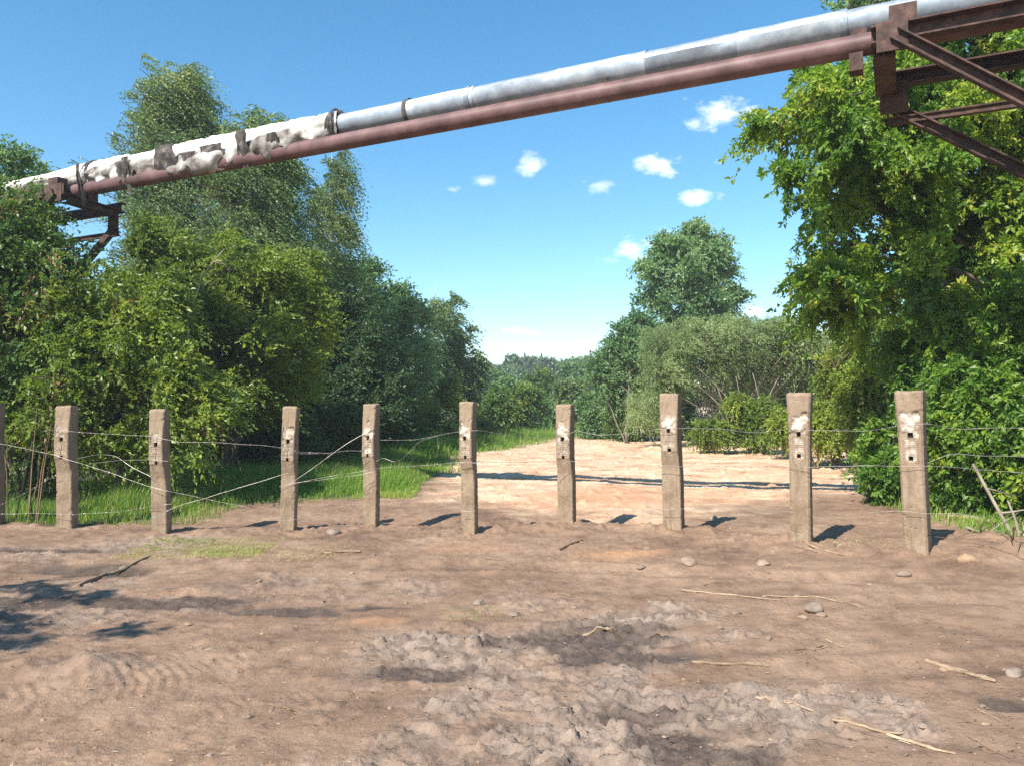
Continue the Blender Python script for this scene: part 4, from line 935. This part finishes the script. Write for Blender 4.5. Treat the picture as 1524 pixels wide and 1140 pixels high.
# --- right side
tree('poplar_tree', 'tall solitary green poplar rising right of the centre gap', 'tree',
     blobs_px([(1030, 346, 12, 14, 0, .7), (1002, 370, 20, 16, 0, .9), (1055, 372, 18, 18, 0, .9), (975, 398, 20, 16, 0, .9), (1028, 400, 34, 26, 0, 1.3), (1074, 412, 12, 18, 0, .7), (985, 438, 28, 20, 0, 1.2), (1040, 448, 36, 26, 0, 1.4), (1088, 444, 11, 9, 0, .6), (1010, 490, 40, 30, 0, 1.4)], 36),
     gb(1015, 36), 'aspen', 'grey', 6600, 30, .16, group='trees right of the clearing', top=P(1030, 345, 36), twigs=90, shoot=.8, nl=13, ll=.13, lw=.085, droop=.3, wind=.1, up=.8, clump=1.3, thr=.49, lump=.55, tshift=.05, reach=.45)
tree('aspen_tree', 'rounded green tree with visible twin trunk left of the tall poplar', 'tree',
     blobs_px([(925, 500, 28, 20, 0, 1.1), (950, 485, 20, 14, 0, .9), (905, 525, 26, 26, 0, 1.1), (945, 535, 34, 34, 0, 1.3), (900, 560, 24, 28, 0, 1.1), (940, 585, 38, 32, 0, 1.3), (985, 520, 28, 34, 0, 1.2), (985, 580, 30, 34, 0, 1.1)], 33),
     gb(940, 31), 'aspen', 'grey', 6200, 31, .07, group='trees right of the clearing', twigs=60, shoot=.8, nl=14, ll=.10, lw=.065, droop=.3, up=.7, clump=1.3, thr=.42, stems=2, top=P(940, 500, 33), tshift=-.12)
# large willow: fan of bare stems under a silvery dome
wb = blobs_px([(1000, 510, 36, 32, 0, 1.6), (1045, 500, 42, 26, 0, 1.6), (1100, 498, 44, 26, 0, 1.6), (1150, 500, 42, 26, 0, 1.6), (1200, 510, 40, 28, 0, 1.5), (985, 550, 32, 30, 0, 1.4), (1040, 530, 40, 24, .6, 1.5), (1110, 532, 46, 24, .6, 1.5), (1180, 535, 44, 28, .4, 1.5), (1225, 545, 34, 34, 0, 1.3), (1240, 590, 30, 36, -.3, 1.2), (970, 600, 26, 30, -.3, 1.1)], 27)
wl_ = tree('willow_bush', 'large silvery willow bush with a fan of bare pale stems behind the clearing', 'willow', wb, gb(1090, 27), 'willow', 'pale', 16500, 32, .05, twigs=160, shoot=.65, nl=16, ll=.10, lw=.024, droop=.5, wind=.2, up=.7, clump=1.2, thr=.38, stems=2, lump=.3, shell=.2, tshift=.02)
mb = MB(); rs = np.random.RandomState(8)
for k in range(46):
    x0 = rs.uniform(1050, 1150); b = P(x0, 655, 27 + rs.uniform(-.5, .8)); b[2] = .2; q = wb[rs.randint(0, 9)]; tp = q[:3] + rs.normal(size=3) * .35
    t = np.linspace(0, 1, 8)[:, None]; C_ = b + (tp - b) * t; C_[:, 2] += .5 * np.sin(t[:, 0] * math.pi) * rs.uniform(.2, 1); C_ += rs.normal(size=C_.shape) * .03
    mb.tube(C_, np.linspace(rs.uniform(.014, .026), .007, 8), 5)
for (x0, y0, x1, y1) in ((1120, 655, 1000, 545), (1130, 655, 1035, 545), (1090, 650, 1060, 560), (1110, 650, 1095, 560), (1095, 652, 990, 580), (1140, 650, 1120, 555), (1128, 640, 1160, 560)):
    C_ = np.array([P(x0 + (x1 - x0) * t, y0 + (y1 - y0) * t - 8 * math.sin(t * 3.14), 25.6) for t in np.linspace(0, 1, 7)]); mb.tube(C_, np.linspace(.022, .010, 7), 6)
mb.build('stem_fan', BK['pale'], wl_, True)
for k, (px, py, rx, ry, d, lm, lab, n, ts) in enumerate([
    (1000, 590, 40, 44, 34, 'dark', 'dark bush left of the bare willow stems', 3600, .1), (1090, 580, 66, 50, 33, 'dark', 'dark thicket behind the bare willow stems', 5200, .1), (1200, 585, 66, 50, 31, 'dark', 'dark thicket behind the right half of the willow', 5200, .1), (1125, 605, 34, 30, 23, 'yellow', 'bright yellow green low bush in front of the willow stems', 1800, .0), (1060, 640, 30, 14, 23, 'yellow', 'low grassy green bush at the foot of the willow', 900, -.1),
    (1165, 630, 20, 20, 21, 'yellow', 'small green bush just left of the clear shadow post', 900, -.1), (1250, 560, 36, 46, 19, 'yellow', 'yellowish bush between the willow and the big maple', 2400, .1),
    (1300, 570, 40, 50, 16, 'yellow', 'yellow green bush behind the widest post', 2600, .05), (1225, 620, 30, 30, 18, 'yellow', 'scraggly bush with brown twigs right of the clear shadow post', 1500, .15), (1290, 500, 44, 36, 17.5, 'yellow', 'tall yellow green shrub top under the maple branches', 2200, .15), (1350, 520, 50, 50, 16, 'shrub', 'dark green shrub behind the widest post, deeper in the thicket', 2200, .15),
    (1420, 560, 70, 70, 17, 'shrub', 'dense shrub deep behind the right hand bush', 3400, .1), (1500, 470, 70, 90, 18, 'shrub', 'tall dense shrub filling the right edge behind the maple', 4200, .1), (1400, 440, 50, 60, 19, 'shrub', 'leafy shrub seen between the maple branches', 2600, .15)]):
    rs = np.random.RandomState(500 + k); bl = [(px, py, rx * .8, ry * .8)]
    for _ in range(5): bl.append((px + rs.uniform(-.7, .7) * rx, py + rs.uniform(-.5, .5) * ry, rx * rs.uniform(.3, .55), ry * rs.uniform(.3, .55)))
    if py > 540: bl.append((px, 640, rx * .8, 16))
    tree('bush', lab, 'bush', blobs_px(bl, d), gb(px, d), lm, 'brown', n, 600 + k, .035, 'bushes along the edge of the clearing', twigs=60, shoot=.45, nl=13, ll=.085, lw=.045, droop=.4, up=.6, wind=.1, clump=.8, thr=.43, stems=5, tshift=ts - .1, dry=60 if k in (6, 8, 9) else 0)
mpl = [(1240, 150, 55, 40, 0, .9), (1170, 170, 40, 34, -.2, .7), (1200, 215, 50, 36, 0, .8), (1270, 215, 60, 45, .2, 1.0), (1170, 275, 30, 14, -.2, .5), (1230, 285, 42, 32, 0, .7), (1300, 290, 60, 45, .3, 1.1),
       (1232, 362, 36, 30, 0, .7), (1270, 370, 56, 44, .2, .9), (1235, 420, 44, 24, 0, .6), (1340, 380, 60, 60, .4, 1.2), (1330, 130, 60, 50, .5, 1.1), (1400, 200, 70, 70, .6, 1.3), (1480, 120, 70, 70, .4, 1.3), (1430, 60, 70, 40, .5, 1.2), (1290, 440, 50, 24, .1, .6),
       (1500, 270, 60, 70, .6, 1.3), (1420, 330, 70, 70, .6, 1.3), (1500, 380, 60, 60, .4, 1.2), (1560, 200, 90, 120, .4, 1.5), (1270, 110, 34, 26, 0, .7)]
tree('ash_maple', 'big maple reaching in from the right edge under the rusty support, against the sky', 'tree', blobs_px(mpl, 11.6), gb(1560, 12.2), 'maple', 'grey', 7400, 33, .16, twigs=421,
     shoot=.5, nl=8, ll=.085, lw=.045, droop=.5, wind=-.1, up=.35, clump=.75, thr=.525, lump=.6, compound=5, shell=.42, out=.6, tshift=.06, reach=.42, spread=.20)
tree('ash_maple', 'full green maple bush spreading down to the ground at the right edge', 'bush',
     blobs_px([(1440, 480, 70, 50, .6, 1.0), (1510, 470, 60, 60, 0, 1.0), (1430, 560, 60, 50, .3, .9), (1500, 570, 60, 60, -.2, 1.0), (1400, 620, 48, 44, .3, .7), (1470, 640, 60, 50, -.2, .8), (1530, 660, 50, 70, -.5, .9), (1430, 700, 45, 44, .3, .6), (1500, 730, 40, 44, -.1, .5), (1330, 640, 30, 60, 1.6, .6), (1316, 690, 22, 28, 1.5, .5), (1560, 540, 60, 110, -.4, 1.1), (1400, 530, 50, 45, .8, .9)], 10.4),
     gb(1500, 10.8), 'maple', 'brown', 6400, 34, .08, twigs=260, dry=40, shoot=.42, nl=8, ll=.075, lw=.042, droop=.45, wind=0, up=.35, clump=.6, thr=.40, lump=.45, compound=5, stems=5, shell=.38, tshift=.03)
# unseen tree left of frame, crown lobes flattened to throw streaked foreground shadow
tree('maple_tree', 'leafy maple off to the left whose shadow streaks the foreground mud', 'tree',
     np.array([(-7.5, 3.2, 4.5, 1.3, .14, .18), (-6.6, 1.95, 4.5, 1.2, .30, .25), (-7.6, 2.3, 4.6, 1.3, .35, .3), (-9.2, 1.4, 5.2, 1.5, 1.1, .9), (-10, 2.6, 4.4, 1.2, .8, .6)]), (-9.8, 1.8, 0), 'shrub', 'grey', 2300, 35, .14, twigs=60, shoot=.28, nl=12, ll=.08, lw=.05, thr=.25, reach=.05, wind=0)
# tree top behind the silver pipe near the top edge
tree('maple_tree', 'tip of a tall tree showing above the silver pipe at the top edge', 'tree',
     blobs_px([(1250, -10, 34, 18, 0, .9), (1330, -40, 90, 50, 0, 1.6), (1420, -60, 120, 80, .5, 2.0)], 14.5), gb(1440, 15), 'aspen', 'grey', 1800, 36, .16, twigs=40, shoot=.6, nl=12, ll=.10, lw=.06, clump=1.0, thr=.44)

# ------------------------------------------------------------------ grass (nobody could count it)
def blades(x, y, hgt, wd, lean, rs, tint):
    n = len(x); z = hgrid(x, y); a = rs.uniform(0, 2 * math.pi, n); S = np.stack([np.cos(a), np.sin(a), 0 * a], 1)
    B_ = np.stack([x, y, z - .01], 1); dirl = np.stack([rs.normal(size=n) * .5 + .5, rs.normal(size=n) * .5, 0 * a], 1) * (lean * hgt)[:, None]
    up = np.array((0, 0, 1.)); h = hgt[:, None]; w = wd[:, None]
    v = [B_ - S * w / 2, B_ + S * w / 2, B_ + up * h * .55 + dirl * .35 + S * w * .38, B_ + up * h * .55 + dirl * .35 - S * w * .38, B_ + up * h * .92 + dirl]
    V = np.stack(v, 1).reshape(-1, 3); k = np.arange(n) * 5
    return V, np.stack([k, k + 1, k + 2, k + 3], 1), np.stack([k + 3, k + 2, k + 4], 1), np.repeat(tint, 5)
def scatter(poly, n, rs, noise_f=1.2, thr=.0, soft=.3):
    lo, hi = poly.min(0), poly.max(0); x = rs.uniform(lo[0], hi[0], n); y = rs.uniform(lo[1], hi[1], n)
    sd = poly_sd(x, y, poly) + fbm(x * noise_f, y * noise_f, 3, 5) * soft * 2; k = sd > thr + rs.uniform(-.9, .25, n) * (soft >= .3) * (thr == 0); return x[k], y[k]
def grass_patch(name, pts, n, hmin, hmax, wd, seed, label, tb=.3, lean=.35, poly=None, thr=0):
    rs = np.random.RandomState(seed); poly = gpoly(pts) if poly is None else poly; x, y = scatter(poly, n, rs, thr=thr)
    m = len(x); cl = vn2(x * 1.3, y * 1.3, seed + 3) * .6 + .4 * vn2(x * 4, y * 4, seed + 4); ed = .35 + .65 * sstep(-.1, .9, poly_sd(x, y, poly))
    hg = (hmin + (hmax - hmin) * cl ** 1.5) * rs.uniform(.4, 1.25, m) * (ed if hmax > .3 else 1); t = np.clip(tb + .35 * (vn2(x * .9, y * .9, seed + 5) - .5) + rs.normal(size=m) * .14, 0, 1)
    t = np.where(rs.uniform(size=m) < .07 + .1 * (vn2(x * .7, y * .7, 99) > .6), .97, t)
    V, Q_, T_, tt = blades(x, y, hg, np.full(m, wd) * rs.uniform(.6, 1.3, m), np.full(m, lean), rs, t)
    o = mesh_np(name, V, Q_, LM['grass'], None, False, {'tint': tt}, T_); tag(o, label, 'grass', kind='stuff'); return o
grass_patch('tall_grass', [(120, 782), (200, 770), (262, 766), (300, 752), (440, 738), (540, 736), (616, 734), (640, 712), (650, 690), (600, 672), (300, 690), (60, 740)], 130000, .22, .55, .010, 1, 'tall lush green grass behind the left hand posts', .28)
grass_patch('verge_grass', [(640, 706), (655, 683), (735, 668), (800, 656), (860, 649), (700, 640), (400, 650), (200, 690), (600, 690)], 120000, .25, .75, .022, 2, 'rough green grass between the sandy clearing and the trees', .34)
grass_patch('short_grass', [(225, 806), (262, 803), (330, 806), (392, 820), (380, 830), (300, 829), (246, 826)], 7000, .02, .07, .006, 3, 'short yellowing grass at the foot of a left hand post', .75, 1.0)
grass_patch('short_grass', [(640, 905), (735, 900), (750, 915), (700, 925), (650, 920)], 900, .015, .04, .005, 4, 'sparse grass tuft in the bare soil before the posts', .7, 1.2, thr=.05)
grass_patch('short_grass', [(540, 742), (616, 738), (600, 730), (545, 728)], 5000, .05, .14, .008, 5, 'bright short turf at the front edge of the verge', .7)
grass_patch('far_grass', [(1000, 652), (1100, 658), (1170, 662), (1300, 668), (1300, 648), (1160, 645), (1000, 645)], 60000, .15, .4, .025, 6, 'green grass along the far side of the clearing', .5)
grass_patch('far_grass', [(700, 640), (860, 648), (1000, 646), (1300, 642), (1300, 632), (700, 630)], 90000, .3, .9, .05, 7, 'weedy grass below the far bushes', .4)
grass_patch('weeds', [(1385, 760), (1420, 778), (1500, 800), (1560, 830), (1560, 760), (1420, 740)], 5000, .08, .3, .012, 8, 'weeds at the foot of the right hand bush', .5, .5)
grass_patch('weeds', [(-40, 778), (120, 782), (140, 770), (60, 740), (-40, 730)], 9000, .15, .45, .010, 9, 'shaded weeds beneath the left hand shrubs', .2)
grass_patch('dry_grass', [(370, 822), (440, 815), (520, 824), (500, 836), (400, 834)], 700, .02, .07, .005, 10, 'dry straw lying between tufts before the posts', .97, 1.6)
grass_patch('dry_grass', [(1190, 800), (1290, 806), (1280, 818), (1200, 815)], 160, .02, .07, .006, 11, 'pale dry straw by the clear shadow post', .92, 1.6)
# dry reed stalks at the left edge
rs = np.random.RandomState(21)
for k in range(9):
    px = rs.uniform(0, 70); b = G(px, 775 + rs.uniform(-6, 4)); mb = MB(); tp = b + np.array((rs.uniform(-.25, .25), rs.uniform(-.1, .2), rs.uniform(.9, 1.7)))
    mb.tube([b, (b + tp) / 2 + rs.normal(size=3) * .04, tp], [.011, .009, .005], 5)
    o = mb.build('dry_stalk', BK['brown']); tag(o, 'dry brown weed stalk standing at the foot of the shrubs by the left edge', 'stalk', 'dry stalks by the left edge')

# ------------------------------------------------------------------ stones, clods, sticks
rs = np.random.RandomState(91); n_ = 5200; y = 3.0 / (1 - rs.uniform(0, .72, n_)); x = rs.uniform(-.70, .72, n_) * y
kp = (fbm(x * .8, y * .8, 3, 92) + .10 * np.sign(x) + .03 > rs.uniform(-.15, .3, n_)); x, y = x[kp], y[kp]; z = hgrid(x, y); a_ = rs.normal(size=len(x)) * .5 + .1
D_ = unit(np.stack([np.cos(a_), np.sin(a_) * .8, rs.normal(size=len(x)) * .10], 1)); Vl, Ql = leaf_quads(np.stack([x, y, z + .005], 1), D_, unit(rs.normal(size=D_.shape) * .3 + np.array((0, 0, 1.))), .012 + .05 * rs.uniform(size=len(x)) ** 2, rs.uniform(.003, .009, len(x)))
o = mesh_np('straw_litter', Vl, Ql, LM['litter'], None, False, {'tint': np.repeat(rs.uniform(0, 1, len(x)), 4)}); tag(o, 'bits of straw, bark and dead leaf strewn over the soil', 'litter', kind='stuff')
Mst = Mat('field_stone', .85, .3); Mst.color(Mst.mix(Mst.attr('tint'), Mst.ramp(Mst.noise(9, 5), [(.3, (.16, .12, .095)), (.7, (.30, .24, .19))]), Mst.ramp(Mst.noise(9, 5), [(.3, (.28, .17, .10)), (.7, (.42, .28, .18))]))); Mst.b.inputs['Specular IOR Level'].default_value = .15; Mst.bump(Mst.noise(40, 5), .5, .006)
ico_v = []
def rock(mb, c, r, seed, flat=.6, tint=0., n=9, m=12):
    th = np.linspace(0, math.pi, n); ph = np.arange(m) * 2 * math.pi / m; TH, PH = np.meshgrid(th, ph, indexing='ij')
    d = np.stack([np.sin(TH) * np.cos(PH), np.sin(TH) * np.sin(PH), np.cos(TH)], -1).reshape(-1, 3)
    R = .62 + .62 * vn3(d * 1.3 + seed * 7.1, seed) + .30 * np.round(vn3(d * 2.6 + seed, seed + 1) * 4) / 4; V = d * R[:, None] * np.array(r) * np.array((1, 1, 1)); V[:, 2] = np.maximum(V[:, 2], -r[2] * .35)
    i_ = np.arange(n - 1)[:, None] * m; j_ = np.arange(m)[None]; j2 = (j_ + 1) % m
    mb.add(V + np.asarray(c), np.stack([i_ + j_, i_ + m + j_, i_ + m + j2, i_ + j2], -1).reshape(-1, 4), None, tint)
ST = [(1441, 830, 15, .9, 'orange brown stone lying right of the widest post'), (1026, 834, 12, .2, 'pale block like stone in front of the pale scratched post'), (954, 843, 6, .1, 'small grey stone left of the pale block like stone'),
      (1135, 836, 9, .3, 'flat tan stone left of the clear shadow post foot'), (1212, 902, 13, .0, 'grey white lump of rubble in the bare soil at right'), (1222, 913, 7, .2, 'small dark stone below the grey white lump'),
      (1096, 911, 7, .0, 'white chip of rubble near the long pale stick'), (869, 776, 7, .1, 'dark clod on the bank right of the broken scar post'), (1144, 948, 5, .1, 'dark pebble in the middle of the bare soil'),
      (1345, 852, 9, .1, 'buried pale stone below the widest post'), (1510, 1000, 12, .0, 'pale stone at the right edge by the splintered bark'), (1195, 917, 6, .6, 'tan stone left of the rubble lump'),
      (184, 843, 6, .0, 'white pebble beside the puddle'), (496, 790, 9, .0, 'flat white chip between the cracked post and the white square post'), (1062, 770, 7, .1, 'grey stone on the bank right of the pale scratched post'), (963, 815, 5, .1, 'little stone above the orange sand spot'), (1398, 700, 4, .2, 'pale stone at the edge of the sand behind the widest post')]
for k, (px, py, r, tn, lab) in enumerate(ST):
    g = G(px, py + r * .4); R = r * g[1] / F; mb = MB(); rock(mb, (0, 0, 0), (R * 1.1, R * .85, R * .62), k + 3, tint=tn, n=12, m=18)
    o = mb.build('stone', Mst.m, None, True); o.location = (g[0], g[1], g[2] + R * .12); o.rotation_euler = (0, 0, k * 1.7); tag(o, lab, 'stone', 'loose stones on the bare soil')
rs = np.random.RandomState(55); mb = MB()
for k in range(1300):
    y = 3.0 * (1 / (1 - rs.uniform(0, .90))) ; x = rs.uniform(-.72, .72) * y
    if y > 26: continue
    if y > 10.5 and (x < -1.5 or x > 6): continue
    R = .0024 * math.exp(abs(rs.normal()) * .75) * (1 + y * .08); z = float(hgrid([x], [y])[0])
    rock(mb, (x, y, z + R * .1), (R * rs.uniform(.8, 1.4), R, R * .6), k, tint=rs.choice([0, .2, .7]), n=5, m=6)
o = mb.build('gravel', Mst.m, None, False); tag(o, 'small gravel and crumbs of earth strewn over the bare soil', 'gravel', kind='stuff')
Mwd = Mat('weathered_wood', .9, .2); Mwd.color(Mwd.mix(Mwd.attr('tint'), Mwd.ramp(Mwd.noise(14, 5, .6, stretch=(.3, 1, 1)), [(.3, (.11, .07, .045)), (.7, (.26, .18, .12))]), Mwd.ramp(Mwd.noise(14, 5), [(.3, (.24, .16, .10)), (.7, (.50, .38, .26))]))); Mwd.bump(Mwd.noise(60, 4), .5, .004)
SK = [(480, 823, 538, 822, 4.5, .1, 'short dark log lying before the post with the white square'), (833, 818, 868, 804, 2.2, .05, 'dark stick at the foot of the broken scar post'),
      (1008, 880, 1163, 893, 1.8, .75, 'long pale stick lying level below the ribbed posts'), (1030, 986, 1145, 991, 2.8, .35, 'flat weathered lath in the lower right soil'), (868, 946, 916, 940, 2.6, .55, 'light splinter lying across the dark wet patch'),
      (1182, 967, 1226, 961, 3.0, .15, 'short brown stick right of the lath'), (1124, 1040, 1212, 1058, 2.6, .8, 'pale curved splinter near the bottom right'), (1240, 1073, 1345, 1096, 2.6, .7, 'longest splinter of split wood at the bottom right'),
      (1320, 1092, 1422, 1124, 3.2, .95, 'yellowish split wood strip at the bottom right'), (1440, 1094, 1504, 1128, 1.8, .2, 'thin dark stick in the bottom right corner'), (1040, 911, 1086, 922, 1.8, .1, 'thin dark stick below the long pale stick'),
      (122, 872, 216, 829, 3.4, .45, 'long grey stem lying beside the puddle'), (858, 915, 912, 919, 1.5, .1, 'thin twig just above the wet patch'), (722, 832, 758, 834, 1.5, .1, 'small twig in front of the scratched white band post'),
      (828, 882, 856, 888, 1.5, .1, 'small twig on the open soil in mid picture'), (1378, 984, 1440, 1000, 4.0, .55, 'splintered bark slab near the right edge'), (1410, 998, 1482, 1016, 4.5, .4, 'broken bark slab beside the splintered one at right'),
      (1195, 806, 1255, 827, 2.2, .5, 'split stick at the foot of the clear shadow post'), (1182, 811, 1215, 820, 2.4, .4, 'short split stick at the foot of the clear shadow post'), (1047, 871, 1075, 866, 2.0, .1, 'stub of dark wood above the long pale stick'),
      (1228, 952, 1262, 965, 1.6, .6, 'straw coloured twig right of the rubble lump'), (1140, 887, 1290, 905, 1.3, .6, 'very thin straw stem in the right hand soil'), (905, 850, 930, 855, 1.2, .2, 'tiny dark twig below the orange sand spot'),
      (400, 1049, 432, 1058, 2.2, .1, 'small dark chip in the lower left soil'), (1450, 1055, 1500, 1080, 1.6, .5, 'pale twig near the lower right edge')]
for k, (x0, y0, x1, y1, r, tn, lab) in enumerate(SK):
    rs = np.random.RandomState(900 + k); a = G(x0, y0); b = G(x1, y1); R = r * .5 * (a[1] + b[1]) / F * .8; n = 12; t = np.linspace(0, 1, n)[:, None]
    C_ = a + (b - a) * t; L = np.linalg.norm(b - a); C_[:, :2] += (vn2(t[:, 0] * 3, t[:, 0] * 0 + k, k) - .5)[:, None] * L * .06
    C_[:, 2] = hgrid(C_[:, 0], C_[:, 1]) + R * .45 + .002; C_[:, 2] = np.maximum(C_[:, 2], np.convolve(np.pad(C_[:, 2], 2, 'edge'), np.ones(5) / 5, 'valid'))
    mb = MB(); mb.tube(C_, R * (1 - .5 * t[:, 0] ** 2) * (1 + .25 * (vn2(t[:, 0] * 9, t[:, 0] * 0, k) - .5)), 7, a=tn, jit=.2, rs=rs)
    if r > 2.5:
        for q in range(2):
            off = rs.normal(size=3) * np.array((R, R, 0)) * 2.5; m0, m1 = sorted(rs.randint(1, 11, 2)); m1 = max(m1, m0 + 2); m1 = min(m1, 11); m0 = min(m0, m1 - 2)
            mb.tube(C_[m0:m1 + 1] + off, R * .4, 4, a=min(1, tn + .25))
    o = mb.build('stick', Mwd.m); tag(o, lab, 'stick', 'sticks and splinters lying on the soil')
# log, leaning pole and dead brush at the foot of the right bush
def branchy(name, pts, r0, r1, lab, cat, mat, d, side=0, seed=0, tint=.1):
    rs = np.random.RandomState(seed); C_ = np.array([P(x, y, d_) for (x, y), d_ in zip(pts, d if hasattr(d, '__len__') else [d] * len(pts))])
    t = np.linspace(0, 1, 14); k = np.linspace(0, 1, len(C_)); C2 = np.stack([np.interp(t, k, C_[:, q]) for q in range(3)], 1); C2[1:-1] = (C2[:-2] + C2[1:-1] + C2[2:]) / 3
    g = hgrid(C2[:, 0], C2[:, 1]); C2[:, 2] = np.maximum(C2[:, 2], g + r0 * .6)
    mb = MB(); mb.tube(C2, np.linspace(r0, r1, 14), 8, a=tint, jit=.08, rs=rs)
    for q in range(side):
        i_ = rs.randint(3, 13); v = unit(C2[i_] - C2[i_ - 1] + rs.normal(size=3) * np.linalg.norm(C2[i_] - C2[i_ - 1]) * .9); mb.tube([C2[i_], C2[i_] + v * rs.uniform(.1, .3), C2[i_] + v * rs.uniform(.3, .5) + rs.normal(size=3) * .04], [r1 * .8, r1 * .6, r1 * .3], 4, a=tint)
    o = mb.build(name, mat); tag(o, lab, cat)
branchy('log', [(1412, 772), (1455, 776), (1502, 786)], .035, .03, 'pale peeled log lying under the right hand bush', 'log', Mwd.m, [10.3, 9.9, 9.4], 0, 1, .9)
branchy('leaning_pole', [(1448, 690), (1470, 730), (1492, 770), (1516, 812)], .016, .02, 'bare grey pole leaning in front of the right hand bush', 'pole', BK['pale'], [9.0, 8.9, 8.8, 8.6], 2, 2, .5)
branchy('dead_branch', [(1470, 790), (1495, 812), (1530, 836)], .018, .012, 'dead brown branch on the ground by the right edge', 'branch', Mwd.m, [8.6, 8.2, 7.8], 6, 3)
branchy('dead_branch', [(1440, 785), (1480, 800), (1522, 806)], .016, .010, 'grey forked dead branch under the right hand bush', 'branch', BK['pale'], [9.2, 8.7, 8.4], 6, 4, .5)
branchy('dead_branch', [(1500, 745), (1512, 775), (1518, 806)], .010, .014, 'upright forked dead twig beside the leaning pole', 'branch', BK['pale'], [8.5, 8.5, 8.4], 4, 5, .5)
branchy('dead_branch', [(1470, 815), (1490, 828), (1524, 842)], .010, .007, 'thin reddish dead twig lying lowest at the right edge', 'branch', Mwd.m, [7.9, 7.7, 7.5], 5, 6)
